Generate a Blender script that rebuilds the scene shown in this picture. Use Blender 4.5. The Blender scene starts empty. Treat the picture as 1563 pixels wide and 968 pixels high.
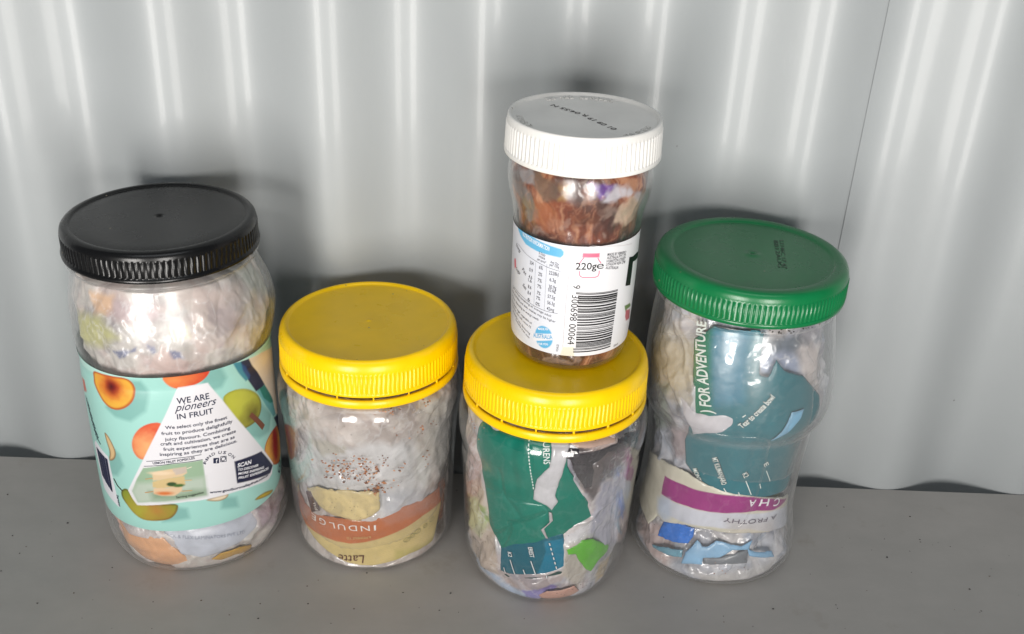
import bpy, bmesh, math, random
import numpy as np
from mathutils import Matrix, Vector
random.seed(7); rng = np.random.default_rng(11)
S = bpy.context.scene
COL = S.collection
# ------------------------------------------------------------------ camera, world, light, exposure
CAM = dict(f=1587.914, h=0.35176, F=[0.010356, 0.880942, -0.473111], R=[0.999177, 0.00944, 0.03945], U=[-0.039219, 0.47313, 0.880119])
cd = bpy.data.cameras.new('camera'); cam = bpy.data.objects.new('camera', cd); COL.objects.link(cam); S.camera = cam
F, R_, U = Vector(CAM['F']), Vector(CAM['R']), Vector(CAM['U'])
m = Matrix((R_, U, -F)).transposed().to_4x4(); m.translation = Vector((0, 0, CAM['h'])); cam.matrix_world = m
cd.sensor_width = 36; cd.lens = CAM['f'] * 36 / 1563; cd.clip_start = .01; cd.clip_end = 100
w = bpy.data.worlds.new('World'); S.world = w; w.use_nodes = True
bg = w.node_tree.nodes['Background']; bg.inputs[0].default_value = (.80, .90, 1.0, 1); bg.inputs[1].default_value = .10
S.view_settings.view_transform = 'Standard'; S.view_settings.look = 'None'; S.view_settings.exposure = 0; S.view_settings.gamma = 1
def area(name, loc, aim, sx, sy, power, col):
    l = bpy.data.lights.new(name, 'AREA'); l.shape = 'RECTANGLE'; l.size = sx; l.size_y = sy; l.energy = power; l.color = col
    o = bpy.data.objects.new(name, l); COL.objects.link(o); o.location = loc
    o.rotation_euler = (Vector(aim) - Vector(loc)).to_track_quat('-Z', 'Y').to_euler(); return o
# daylight through the open side of the shed, left and right of the photographer
area('daylight_opening', (-.66, -1.5, .0), (-.66, 1, .0), .5, 1.1, 40, (1, .965, .92))
area('daylight_opening', (.54, -1.5, .0), (.54, 1, .0), .46, 1.1, 32, (1, .965, .92))
area('overhead_fill', (.05, -.45, 1.4), (0, .40, .05), 1.3, .5, 4.2, (.93, .97, 1))  # unseen overhead lamp, added to brighten the shelf and lid tops
S.cycles.transparent_max_bounces = 24
S.cycles.max_bounces = 10

# ------------------------------------------------------------------ jar profiles: (radius, height) in mm, outside of the plastic
POS = {'black': (-.1508, .4193, 0, 43.6), 'y2': (-.0614, .4239, 0, 41), 'y3': (.0256, .4040, 0, 41), 'green': (.1111, .4241, 0, 40), 'white': (.0306, .4087, .1196, 26.8)}
PROF = {
 'black': [(0,1.5),(28,1.2),(32,.2),(35,0),(38.5,2),(41.7,7),(43.9,13),(44.6,18),(44,25),(42.6,29.5),(43,31),(43.4,36),(43.4,60),(43.2,100),(42.8,105),(42.4,107),(43.2,111),(44.9,120),(45.2,129),(44,137),(41.5,144),(40,149),(39.4,151),(39.4,153),(41.2,153.6),(41.2,155.2),(39,155.6),(39,166)],
 'y2': [(0,1.5),(26,1),(29,0),(35,0),(38.2,1.8),(39.9,6),(40.3,14),(40.3,24),(40.7,39),(41.3,57),(42.2,71),(43.4,80),(43.7,88),(43,93),(40.5,96),(38.2,97.5),(38,104),(38,117)],
 'y3': [(0,1.5),(26,1),(29,0),(32,0),(35.5,2.5),(38,7),(39.6,14),(40.3,24),(40.7,39),(41.3,57),(42,66),(41.6,70),(41.7,72),(42.6,76),(43.4,80),(43.7,88),(43,93),(40.5,96),(38.2,97.5),(38,104),(38,117)],
 'green': [(0,1.5),(28,1),(33,0),(37.5,.8),(41,4),(42.1,8),(41.3,16),(39.6,24),(38.5,31),(37.9,45),(38,58),(39,75),(39.4,80),(39.9,82.5),(42.4,86.5),(43.9,91),(44.2,100),(43.4,113),(42.2,124),(41.4,130),(40.6,136),(39.9,140),(39.7,141),(41,142),(41,143.2),(39.5,144),(39.5,158)],
 'white': [(0,1),(20,.5),(22,0),(24,1),(25.2,4),(26,10),(26.4,20),(26.7,33),(26.8,45),(26.7,53),(26.9,62),(28,70),(29.9,77),(30.4,83),(29.4,89),(28.2,91),(28.2,103)]
}
def chaikin(P, n=2):
    P = np.array(P, float)
    for _ in range(n):
        Q = [P[0]]
        for a, b in zip(P[:-1], P[1:]): Q += [a*.75+b*.25, a*.25+b*.75]
        Q.append(P[-1]); P = np.array(Q)
    return P
PRS = {k: chaikin(v) for k, v in PROF.items()}
PI_ = {k: v[np.argmin(v[:, 1] + (v[:, 0] < 15)*9):] for k, v in PRS.items()}
SQ = {'black': (.014, math.radians(-28)), 'green': (.006, math.radians(-40))}
def jr(j, z): return np.interp(z, PI_[j][:, 1], PI_[j][:, 0])
def sqf(j, th, z):
    if j not in SQ: return 1.0
    a, t0 = SQ[j]; return 1 + a * np.cos(4*(th-t0)) * np.clip((152-z)/25, 0, 1)
DX = {'black': ([0, 17, 30, 105, 129, 140, 150], [1.5, 2, .4, .5, 2.3, 1.2, 0]), 'green': ([0, 30, 60, 80, 97, 113, 130, 140], [.6, .3, 1, 1.2, 2.2, 1.2, .3, 0])}
def dxf(j, z): return np.interp(z, *DX[j]) if j in DX else 0
def pos(j, s, z, off):
    s = np.asarray(s, float); z = np.asarray(z, float); th = s / POS[j][3]
    r = (jr(j, z) + off) * sqf(j, th, z)
    return np.stack([r*np.sin(th) + dxf(j, z), -r*np.cos(th), z + 0*s], -1) / 1000

# ------------------------------------------------------------------ helpers
def lin(c):
    c = np.array(c, float) / 255
    return np.where(c <= .04045, c/12.92, ((c+.055)/1.055)**2.4)
def hsh(ix, iy, seed):
    n = (ix*374761393 + iy*668265263 + seed*982451653) & 0x7fffffff
    n = ((n ^ (n >> 13)) * 1274126177) & 0x7fffffff
    return ((n ^ (n >> 16)) & 0xffff) / 65535.
def vn(x, y, seed=0):
    x = np.asarray(x, float); y = np.asarray(y, float)
    ix = np.floor(x).astype(np.int64); iy = np.floor(y).astype(np.int64); fx = x-ix; fy = y-iy
    fx = fx*fx*(3-2*fx); fy = fy*fy*(3-2*fy)
    a = hsh(ix, iy, seed); b = hsh(ix+1, iy, seed); c = hsh(ix, iy+1, seed); d = hsh(ix+1, iy+1, seed)
    return (a*(1-fx)+b*fx)*(1-fy)+(c*(1-fx)+d*fx)*fy
def fbm(x, y, seed=0, o=4):
    t = 0; a = .5; n = 0
    for i in range(o): t = t + a*vn(x*2**i, y*2**i, seed+i*17); n += a; a *= .5
    return t/n
def tri(x): return np.abs((x % 1)-.5)*2
def crumple(s, z, size=14, seed=0):
    """0..1 folded film: sharp creases along warped lines in many directions"""
    r = np.random.default_rng(seed+5); wx = s+size*1.1*fbm(s/size*.8, z/size*.8, seed); wz = z+size*1.1*fbm(s/size*.8+9, z/size*.8+4, seed+3)
    t = 0; n = 0
    for i in range(7):
        a = r.uniform(0, math.pi); f = r.uniform(.35, 1)*(1.5 if i > 3 else 1)*(1+i*.25)/size; k = 1/(1+i*.55)
        m = np.clip(fbm(s/size*.5+i*3, z/size*.5, seed+i)*2.6-.8, 0, 1)
        t = t + k*m*tri((wx*math.cos(a)+wz*math.sin(a))*f + r.uniform(0, 1)); n += k*.6
    return np.clip(t/n, 0, 1.3)
def empty(name, loc, label, cat, group=None):
    o = bpy.data.objects.new(name, None); o.empty_display_size = .02; COL.objects.link(o); o.location = loc
    o['label'] = label; o['category'] = cat
    if group: o['group'] = group
    return o
def link(name, verts, faces, mats, parent=None, loc=None, mi=None, cols=None, smooth=True):
    me = bpy.data.meshes.new(name); me.from_pydata([tuple(v) for v in np.asarray(verts).tolist()], [], [tuple(f) for f in faces])
    for mt in mats: me.materials.append(mt)
    if mi is not None: me.polygons.foreach_set('material_index', np.asarray(mi, np.int32))
    if smooth is not None: me.polygons.foreach_set('use_smooth', np.full(len(me.polygons), bool(smooth)))
    if cols is not None:
        at = me.color_attributes.new('Col', 'FLOAT_COLOR', 'POINT')
        c4 = np.ones((len(me.vertices), 4), np.float32); c4[:, :3] = cols; at.data.foreach_set('color', c4.ravel())
    me.update(); o = bpy.data.objects.new(name, me); COL.objects.link(o)
    if parent: o.parent = parent
    if loc is not None: o.location = loc
    return o
def tagm(o, label, cat, group=None, kind=None):
    o['label'] = label; o['category'] = cat
    if group: o['group'] = group
    if kind: o['kind'] = kind
    return o
class MB:
    """collects vertex / face / colour / slot lists into one mesh"""
    def __init__(s): s.v = []; s.f = []; s.m = []; s.c = []; s.n = 0
    def add(s, v, f, mi=0, col=(1, 1, 1)):
        v = np.asarray(v, float); s.v.append(v); s.f += [tuple(i+s.n for i in q) for q in f]; s.m += [mi]*len(f)
        c = np.asarray(col, float); s.c.append(np.broadcast_to(c, (len(v), 3)) if c.ndim == 1 else c); s.n += len(v)
    def build(s, name, mats, parent=None, loc=None, smooth=True):
        return link(name, np.concatenate(s.v), s.f, mats, parent, loc, s.m, np.concatenate(s.c), smooth)
def lathe(P, N=256, mod=None):
    P = np.asarray(P, float); th = np.linspace(0, 2*np.pi, N, endpoint=False); v = []
    for i, (r, z) in enumerate(P):
        rr = r + (mod(th, r, z, i) if mod else 0) + 0*th
        v.append(np.stack([rr*np.sin(th), -rr*np.cos(th), z+0*th], -1))
    v = np.concatenate(v)/1000; f = []
    for i in range(len(P)-1):
        a = i*N; b = a+N
        f += [(a+k, a+(k+1) % N, b+(k+1) % N, b+k) for k in range(N)]
    return v, f
# ---- text
_tc = {}
def glyphs(t, bold=0., shear=0.):
    k = (t, bold, shear)
    if k in _tc: return _tc[k]
    cu = bpy.data.curves.new('t', 'FONT'); cu.body = t; cu.offset = bold; cu.shear = shear; cu.resolution_u = 3
    o = bpy.data.objects.new('t', cu); COL.objects.link(o); dg = bpy.context.evaluated_depsgraph_get()
    me = bpy.data.meshes.new_from_object(o.evaluated_get(dg)); bm = bmesh.new(); bm.from_mesh(me)
    bmesh.ops.triangulate(bm, faces=bm.faces[:])
    vs = np.array([v.co[:2] for v in bm.verts]); fs = [tuple(v.index for v in f.verts) for f in bm.faces]
    bm.free(); bpy.data.objects.remove(o); bpy.data.meshes.remove(me); bpy.data.curves.remove(cu)
    _tc[k] = (vs, fs); return vs, fs
class Surf:
    def __init__(s, j, off=0, disp=None): s.j = j; s.off = off; s.disp = disp
    def pos(s, a, z, e=0.):
        a = np.asarray(a, float); z = np.asarray(z, float)
        return pos(s.j, a, z, s.off + e + (s.disp(a, z) if s.disp else 0))
def subdiv(v, f, L):
    bm = bmesh.new(); bv = [bm.verts.new((a, b, 0)) for a, b in v]
    for q in f:
        try: bm.faces.new([bv[i] for i in q])
        except ValueError: pass
    for _ in range(5):
        es = [e for e in bm.edges if e.calc_length() > L]
        if not es: break
        bmesh.ops.subdivide_edges(bm, edges=es, cuts=1); bmesh.ops.triangulate(bm, faces=bm.faces[:])
    bm.verts.index_update(); r = (np.array([v.co[:2] for v in bm.verts]), [tuple(v.index for v in q.verts) for q in bm.faces]); bm.free(); return r
def text(mb, sf, t, p, h, mi, col, bold=.0, shear=0., e=.12, fit=True):
    """p = [(s0,z0),(s1,z1)] baseline ends on the unrolled surface in mm; h cap height in mm"""
    vs, fs = glyphs(t, bold, shear)
    if not len(vs): return
    x0 = vs[:, 0].min(); W = vs[:, 0].max()-x0; a = np.array(p[0]); b = np.array(p[1]); d = b-a; L = np.hypot(*d); d = d/L; n = np.array([-d[1], d[0]])
    q = a + np.outer((vs[:, 0]-x0)*L/W, d) + np.outer(vs[:, 1]*h/.73, n)
    if h > 2.2: q, fs = subdiv(q, fs, 1.6)
    mb.add(sf.pos(q[:, 0], q[:, 1], e), fs, mi, col)
def stroke(mb, sf, pts, wd, mi, col, e=.13, step=1.0, wd2=None):
    P = np.array(pts, float); Q = [P[0]]
    for a, b in zip(P[:-1], P[1:]):
        n = max(1, int(np.hypot(*(b-a))/step))
        for k in range(1, n+1): Q.append(a+(b-a)*k/n)
    Q = np.array(Q); T = np.gradient(Q, axis=0); T /= np.hypot(T[:, 0], T[:, 1])[:, None]+1e-9; N = np.stack([-T[:, 1], T[:, 0]], -1)
    ww = np.linspace(wd, wd if wd2 is None else wd2, len(Q))[:, None]/2
    A = Q+N*ww; B = Q-N*ww; v = np.concatenate([sf.pos(A[:, 0], A[:, 1], e), sf.pos(B[:, 0], B[:, 1], e)]); n = len(Q)
    mb.add(v, [(i, n+i, n+i+1, i+1) for i in range(n-1)], mi, col)
# ---- polygon tests in unrolled space
def sdist(P, x, y):
    """signed distance (mm, negative inside) to polygon"""
    P = np.array(P, float); d = np.full(x.shape, 1e9); ins = np.zeros(x.shape, bool); n = len(P)
    for i in range(n):
        ax, ay = P[i]; bx, by = P[(i+1) % n]; ex, ey = bx-ax, by-ay; L = ex*ex+ey*ey+1e-12
        t = np.clip(((x-ax)*ex+(y-ay)*ey)/L, 0, 1); d = np.minimum(d, (x-ax-t*ex)**2+(y-ay-t*ey)**2)
        c = ((ay > y) != (by > y)) & (x < (bx-ax)*(y-ay)/(by-ay+1e-12)+ax); ins ^= c
    d = np.sqrt(d); return np.where(ins, -d, d)
class Art:
    def __init__(s, x, y, base): s.x = x; s.y = y; s.c = np.broadcast_to(lin(base), x.shape+(3,)).copy()
    def mix(s, a, col): a = np.clip(a, 0, 1)[..., None]; s.c = s.c*(1-a)+lin(col)*a
    def poly(s, P, col, soft=.35, al=1., wob=0., seed=0):
        d = sdist(P, s.x, s.y)
        if wob: d = d + wob*(fbm(s.x/4, s.y/4, seed)-.5)*2
        s.mix(al*np.clip(.5-d/soft, 0, 1), col); return d
    def ell(s, c, rx, ry, col, soft=1., al=1., wob=0., rot=0., seed=0):
        dx = s.x-c[0]; dy = s.y-c[1]; ca, sa = math.cos(rot), math.sin(rot); u = (dx*ca+dy*sa)/rx; v_ = (-dx*sa+dy*ca)/ry
        d = (np.hypot(u, v_)-1)*min(rx, ry)
        if wob: d = d + wob*(fbm(s.x/3, s.y/3, seed)-.5)*2
        s.mix(al*np.clip(.5-d/soft, 0, 1), col)
    def noise(s, sc, amt, seed=0, col=None):
        n = fbm(s.x/sc, s.y/sc, seed)
        if col is None: s.c = s.c*(1+amt*(n[..., None]-.5)*2)
        else: s.mix(np.clip((n-.5)*4+.0, 0, 1)*amt, col)
    def img(s): return np.clip(s.c, 0, 1)
def grid(j, s0, s1, z0, z1, res):
    ns = int((s1-s0)/res)+2; nz = int((z1-z0)/res)+2
    x, y = np.meshgrid(np.linspace(s0, s1, ns), np.linspace(z0, z1, nz)); f = []
    for i in range(nz-1):
        a = i*ns; f += [(a+k, a+k+1, a+ns+k+1, a+ns+k) for k in range(ns-1)]
    return x, y, f, ns, nz
def patch(poly, res, jag=0., seed=0):
    """grid clipped to polygon with its border snapped onto the outline -> x, y, faces"""
    P = np.array(poly, float); x, y, f, ns, nz = grid(None, P[:, 0].min()-res, P[:, 0].max()+res, P[:, 1].min()-res, P[:, 1].max()+res, res)
    x = x.ravel(); y = y.ravel()
    def sd(a, b): return sdist(P, a, b) + (jag*(fbm(a/2.2, b/2.2, seed)-.5)*2 if jag else 0)
    d = sd(x, y); keep = [q for q in f if min(d[q[0]], d[q[1]], d[q[2]], d[q[3]]) < 0 and (d[q[0]]+d[q[1]]+d[q[2]]+d[q[3]]) < res*1.2]
    used = np.zeros(len(x), bool)
    for q in keep: used[list(q)] = True
    out = used & (d > -res*.35)
    for _ in range(4):
        e = .05; g = np.stack([(sd(x[out]+e, y[out])-sd(x[out]-e, y[out]))/(2*e), (sd(x[out], y[out]+e)-sd(x[out], y[out]-e))/(2*e)], -1)
        dd = sd(x[out], y[out]); g /= (np.hypot(g[:, 0], g[:, 1])[:, None]+1e-6); g *= np.clip(dd, -res, res)[:, None]*.7; xo = x[out]-g[:, 0]; yo = y[out]-g[:, 1]; x[out] = xo; y[out] = yo
    ix = -np.ones(len(x), int); ix[used] = np.arange(used.sum())
    return x[used], y[used], [tuple(int(ix[i]) for i in q) for q in keep]

# ------------------------------------------------------------------ materials
def nodes(name):
    m = bpy.data.materials.new(name); m.use_nodes = True; nt = m.node_tree; return m, nt, nt.nodes['Principled BSDF']
def N(nt, t, **kw):
    n = nt.nodes.new(t)
    for k, v in kw.items():
        if k[0] == 'i' and k[1:].isdigit(): n.inputs[int(k[1:])].default_value = v
        else: setattr(n, k, v)
    return n
def bumpn(nt, b, scale, dist, strength=1., detail=4, coord='Object', scl=None):
    tc = N(nt, 'ShaderNodeTexCoord'); mp = N(nt, 'ShaderNodeMapping')
    if scl: mp.inputs['Scale'].default_value = scl
    nz = N(nt, 'ShaderNodeTexNoise'); nz.inputs['Scale'].default_value = scale; nz.inputs['Detail'].default_value = detail
    bp = N(nt, 'ShaderNodeBump'); bp.inputs['Distance'].default_value = dist; bp.inputs['Strength'].default_value = strength
    nt.links.new(tc.outputs[coord], mp.inputs[0]); nt.links.new(mp.outputs[0], nz.inputs[0]); nt.links.new(nz.outputs[0], bp.inputs['Height']); nt.links.new(bp.outputs[0], b.inputs['Normal'])
    return nz, mp, bp
def plastic(name, col, rough=.32, bump=.00006, bs=260, sss=0., spec=.5, coat=0.):
    m, nt, b = nodes(name); b.inputs['Roughness'].default_value = rough; b.inputs['Specular IOR Level'].default_value = spec
    b.inputs['Coat Weight'].default_value = coat; b.inputs['Coat Roughness'].default_value = .12
    nz, mp, bp = bumpn(nt, b, bs, bump)
    n2 = N(nt, 'ShaderNodeTexNoise'); n2.inputs['Scale'].default_value = 55; n2.inputs['Detail'].default_value = 6
    rp = N(nt, 'ShaderNodeValToRGB'); c = lin(col); rp.color_ramp.elements[0].position = .3; rp.color_ramp.elements[0].color = (*(c*.88), 1); rp.color_ramp.elements[1].position = .7; rp.color_ramp.elements[1].color = (*c, 1)
    nt.links.new(mp.outputs[0], n2.inputs[0]); nt.links.new(n2.outputs[0], rp.inputs[0]); nt.links.new(rp.outputs[0], b.inputs['Base Color'])
    vo = N(nt, 'ShaderNodeTexVoronoi'); vo.inputs['Scale'].default_value = 150; vm = N(nt, 'ShaderNodeMapRange'); vm.inputs[1].default_value = .05; vm.inputs[2].default_value = .09; vm.inputs[3].default_value = 1; vm.inputs[4].default_value = 0
    n5 = N(nt, 'ShaderNodeTexNoise'); n5.inputs['Scale'].default_value = 40; v5 = N(nt, 'ShaderNodeMapRange'); v5.inputs[1].default_value = .56; v5.inputs[2].default_value = .6; vx = N(nt, 'ShaderNodeMath', operation='MULTIPLY'); mxx = N(nt, 'ShaderNodeMix', data_type='RGBA'); mxx.inputs[7].default_value = (.22, .19, .14, 1)
    for a_, b_ in ((mp.outputs[0], vo.inputs[0]), (mp.outputs[0], n5.inputs[0]), (vo.outputs['Distance'], vm.inputs[0]), (n5.outputs[0], v5.inputs[0]), (vm.outputs[0], vx.inputs[0]), (v5.outputs[0], vx.inputs[1]), (vx.outputs[0], mxx.inputs[0]), (rp.outputs[0], mxx.inputs[6]), (mxx.outputs[2], b.inputs['Base Color'])): nt.links.new(a_, b_)
    rr = N(nt, 'ShaderNodeMapRange'); rr.inputs[3].default_value = rough*.7; rr.inputs[4].default_value = rough*1.2; nt.links.new(n2.outputs[0], rr.inputs[0]); nt.links.new(rr.outputs[0], b.inputs['Roughness'])
    return m
def attr_mat(name, rough, spec=.5, coat=0., bump=0., bs=300, gain=1., sheenlike=False, metal=0.):
    m, nt, b = nodes(name); a = N(nt, 'ShaderNodeAttribute'); a.attribute_name = 'Col'
    b.inputs['Roughness'].default_value = rough; b.inputs['Specular IOR Level'].default_value = spec; b.inputs['Coat Weight'].default_value = coat; b.inputs['Coat Roughness'].default_value = .08; b.inputs['Metallic'].default_value = metal
    mu = N(nt, 'ShaderNodeVectorMath', operation='SCALE'); mu.inputs['Scale'].default_value = gain
    nt.links.new(a.outputs['Color'], mu.inputs[0]); nt.links.new(mu.outputs[0], b.inputs['Base Color'])
    if bump: bumpn(nt, b, bs, bump)
    return m
G = .84   # printed and moulded colours: share of the picture value that is the surface's own
M_ink = attr_mat('printed_ink', .45, gain=.9)
M_paper = attr_mat('printed_label', .38, gain=G, bump=.00003, bs=120, coat=.15)
M_film = attr_mat('crumpled_film', .22, spec=.5, gain=.84, coat=.45, bump=.00016, bs=24)
M_wrap = attr_mat('wrapper_plastic', .26, spec=.35, gain=.76, coat=.12, bump=.00006, bs=45)
M_foil = attr_mat('foil_plastic', .3, spec=.8, gain=G, metal=.35, bump=.0001, bs=150)
M_choc = attr_mat('smeared_wrapper', .3, spec=.5, gain=G*.95, coat=.4, bump=.0002, bs=60)
M_yel = plastic('yellow_plastic', (255, 208, 0), .3, bs=200, spec=.38)
M_blk = plastic('black_plastic', (15, 15, 16), .28, bs=300, bump=.00004, spec=.4)
M_grn = plastic('green_plastic', (8, 112, 62), .3, bs=200)
M_wht = plastic('white_plastic', (232, 230, 226), .35)
def clear(name, milk=.06, tint=(.985, .985, .985), rough=.09):
    m = bpy.data.materials.new(name); m.use_nodes = True; nt = m.node_tree; nt.nodes.clear()
    out = N(nt, 'ShaderNodeOutputMaterial'); tr = N(nt, 'ShaderNodeBsdfTransparent'); tr.inputs[0].default_value = (*tint, 1)
    gl = N(nt, 'ShaderNodeBsdfGlossy'); gl.inputs['Roughness'].default_value = rough; gl.inputs[0].default_value = (1, 1, 1, 1)
    df = N(nt, 'ShaderNodeBsdfDiffuse'); df.inputs[0].default_value = (.8, .82, .82, 1)
    fr = N(nt, 'ShaderNodeFresnel'); ge = N(nt, 'ShaderNodeNewGeometry'); io = N(nt, 'ShaderNodeMapRange'); io.inputs[3].default_value = 1.42; io.inputs[4].default_value = 1/1.42   # thin wall: no total internal reflection
    nt.links.new(ge.outputs['Backfacing'], io.inputs[0]); nt.links.new(io.outputs[0], fr.inputs[0])
    lw = N(nt, 'ShaderNodeLayerWeight'); lw.inputs[0].default_value = .35
    m1 = N(nt, 'ShaderNodeMixShader'); m2 = N(nt, 'ShaderNodeMixShader')
    mr = N(nt, 'ShaderNodeMapRange'); mr.inputs[3].default_value = milk; mr.inputs[4].default_value = min(1, milk+.05)
    tc = N(nt, 'ShaderNodeTexCoord'); nz = N(nt, 'ShaderNodeTexNoise'); nz.inputs['Scale'].default_value = 60; nz.inputs['Detail'].default_value = 3
    bp = N(nt, 'ShaderNodeBump'); bp.inputs['Distance'].default_value = .0011; bp.inputs['Strength'].default_value = .6
    nt.links.new(tc.outputs['Object'], nz.inputs[0]); nt.links.new(nz.outputs[0], bp.inputs['Height']); nt.links.new(bp.outputs[0], gl.inputs['Normal']); nt.links.new(bp.outputs[0], fr.inputs['Normal'])
    nt.links.new(lw.outputs['Facing'], mr.inputs[0]); nt.links.new(mr.outputs[0], m1.inputs[0]); nt.links.new(tr.outputs[0], m1.inputs[1]); nt.links.new(df.outputs[0], m1.inputs[2])
    nt.links.new(fr.outputs[0], m2.inputs[0]); nt.links.new(m1.outputs[0], m2.inputs[1]); nt.links.new(gl.outputs[0], m2.inputs[2]); nt.links.new(m2.outputs[0], out.inputs[0])
    return m
M_clear = clear('clear_plastic', .0)
M_clear3 = clear('worn_clear_plastic', .0, rough=.24)
M_film2 = attr_mat('soft_film', .32, spec=.5, gain=.86, coat=.25, bump=.00016, bs=24)
M_clear2 = clear('hazy_clear_plastic', .008, rough=.3)

# ------------------------------------------------------------------ setting: shelf board and corrugated wall
m, nt, b = nodes('grey_board_paint')
tc = N(nt, 'ShaderNodeTexCoord'); mp = N(nt, 'ShaderNodeMapping'); mp.inputs['Scale'].default_value = (1, 1.6, 1)
n1 = N(nt, 'ShaderNodeTexNoise'); n1.inputs['Scale'].default_value = 38; n1.inputs['Detail'].default_value = 8; n1.inputs['Roughness'].default_value = .65
n2 = N(nt, 'ShaderNodeTexNoise'); n2.inputs['Scale'].default_value = 5; n2.inputs['Detail'].default_value = 5
n3 = N(nt, 'ShaderNodeTexNoise'); n3.inputs['Scale'].default_value = 420; n3.inputs['Detail'].default_value = 3
rp = N(nt, 'ShaderNodeValToRGB'); rp.color_ramp.elements[0].position = .3; rp.color_ramp.elements[0].color = (*lin((164, 161, 157)), 1); rp.color_ramp.elements[1].position = .72; rp.color_ramp.elements[1].color = (*lin((180, 175, 170)), 1)
ov = N(nt, 'ShaderNodeMix', data_type='RGBA', blend_type='OVERLAY'); ov.inputs[0].default_value = .12
nt.links.new(tc.outputs['Object'], mp.inputs[0]); nt.links.new(mp.outputs[0], n1.inputs[0]); nt.links.new(tc.outputs['Object'], n2.inputs[0]); nt.links.new(tc.outputs['Object'], n3.inputs[0])
nt.links.new(n2.outputs[0], rp.inputs[0]); nt.links.new(rp.outputs[0], ov.inputs[6]); nt.links.new(n1.outputs[0], ov.inputs[7]); n6 = N(nt, 'ShaderNodeTexNoise'); n6.inputs['Scale'].default_value = 17; n6.inputs['Detail'].default_value = 7; n6.inputs['Roughness'].default_value = .7; s6 = N(nt, 'ShaderNodeMapRange'); s6.inputs[1].default_value = .60; s6.inputs[2].default_value = .74; s6.inputs[4].default_value = .4
mq = N(nt, 'ShaderNodeMix', data_type='RGBA'); mq.inputs[7].default_value = (*lin((134, 116, 98)), 1)
n7 = N(nt, 'ShaderNodeTexVoronoi'); n7.inputs['Scale'].default_value = 160; s7 = N(nt, 'ShaderNodeMapRange'); s7.inputs[1].default_value = .04; s7.inputs[2].default_value = .10; s7.inputs[3].default_value = .8; s7.inputs[4].default_value = 0; n8 = N(nt, 'ShaderNodeTexNoise'); n8.inputs['Scale'].default_value = 30; s8 = N(nt, 'ShaderNodeMapRange'); s8.inputs[1].default_value = .58; s8.inputs[2].default_value = .62; x8 = N(nt, 'ShaderNodeMath', operation='MULTIPLY'); mz = N(nt, 'ShaderNodeMix', data_type='RGBA'); mz.inputs[7].default_value = (.06, .05, .045, 1)
for a_, b_ in ((tc.outputs['Object'], n6.inputs[0]), (n6.outputs[0], s6.inputs[0]), (s6.outputs[0], mq.inputs[0]), (ov.outputs[2], mq.inputs[6]), (tc.outputs['Object'], n7.inputs[0]), (tc.outputs['Object'], n8.inputs[0]), (n7.outputs['Distance'], s7.inputs[0]), (n8.outputs[0], s8.inputs[0]), (s7.outputs[0], x8.inputs[0]), (s8.outputs[0], x8.inputs[1]), (x8.outputs[0], mz.inputs[0]), (mq.outputs[2], mz.inputs[6]), (mz.outputs[2], b.inputs['Base Color'])): nt.links.new(a_, b_)
bp = N(nt, 'ShaderNodeBump'); bp.inputs['Distance'].default_value = .00022; bp.inputs['Strength'].default_value = .5; ad = N(nt, 'ShaderNodeMath', operation='ADD'); sc = N(nt, 'ShaderNodeMath', operation='MULTIPLY'); sc.inputs[1].default_value = .2
nt.links.new(n3.outputs[0], sc.inputs[0]); nt.links.new(n1.outputs[0], ad.inputs[0]); nt.links.new(sc.outputs[0], ad.inputs[1]); nt.links.new(ad.outputs[0], bp.inputs['Height']); nt.links.new(bp.outputs[0], b.inputs['Normal'])
b.inputs['Roughness'].default_value = .5; M_board = m
X0, X1, Y0, Y1 = -.75, .75, -.08, .4684
v = [(X0, Y0, 0), (X1, Y0, 0), (X1, Y1, 0), (X0, Y1, 0), (X0, Y0, -.03), (X1, Y0, -.03), (X1, Y1, -.03), (X0, Y1, -.03)]
o = link('shelf', v, [(0, 1, 2, 3), (0, 4, 5, 1), (1, 5, 6, 2), (2, 6, 7, 3), (3, 7, 4, 0), (4, 7, 6, 5)], [M_board], smooth=False); o['kind'] = 'structure'

m, nt, b = nodes('painted_steel'); tc = N(nt, 'ShaderNodeTexCoord')
nz = N(nt, 'ShaderNodeTexNoise'); nz.inputs['Scale'].default_value = 9; nz.inputs['Detail'].default_value = 4
rp = N(nt, 'ShaderNodeValToRGB'); rp.color_ramp.elements[0].color = (*lin((150, 154, 156)), 1); rp.color_ramp.elements[1].color = (*lin((159, 163, 164)), 1)
sp = N(nt, 'ShaderNodeTexVoronoi'); sp.inputs['Scale'].default_value = 90; spr = N(nt, 'ShaderNodeMapRange'); spr.inputs[1].default_value = .035; spr.inputs[2].default_value = .06; spr.inputs[3].default_value = 1; spr.inputs[4].default_value = 0
sn = N(nt, 'ShaderNodeTexNoise'); sn.inputs['Scale'].default_value = 13; sm = N(nt, 'ShaderNodeMapRange'); sm.inputs[1].default_value = .64; sm.inputs[2].default_value = .68; sx = N(nt, 'ShaderNodeMath', operation='MULTIPLY')
mx = N(nt, 'ShaderNodeMix', data_type='RGBA'); mx.inputs[7].default_value = (.12, .11, .10, 1)
for a_, b_ in ((tc.outputs['Object'], nz.inputs[0]), (nz.outputs[0], rp.inputs[0]), (tc.outputs['Object'], sp.inputs[0]), (sp.outputs['Distance'], spr.inputs[0]), (tc.outputs['Object'], sn.inputs[0]), (sn.outputs[0], sm.inputs[0]), (spr.outputs[0], sx.inputs[0]), (sm.outputs[0], sx.inputs[1]), (sx.outputs[0], mx.inputs[0]), (rp.outputs[0], mx.inputs[6]), (mx.outputs[2], b.inputs['Base Color'])): nt.links.new(a_, b_)
b.inputs['Roughness'].default_value = .4; b.inputs['Specular IOR Level'].default_value = .42
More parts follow.
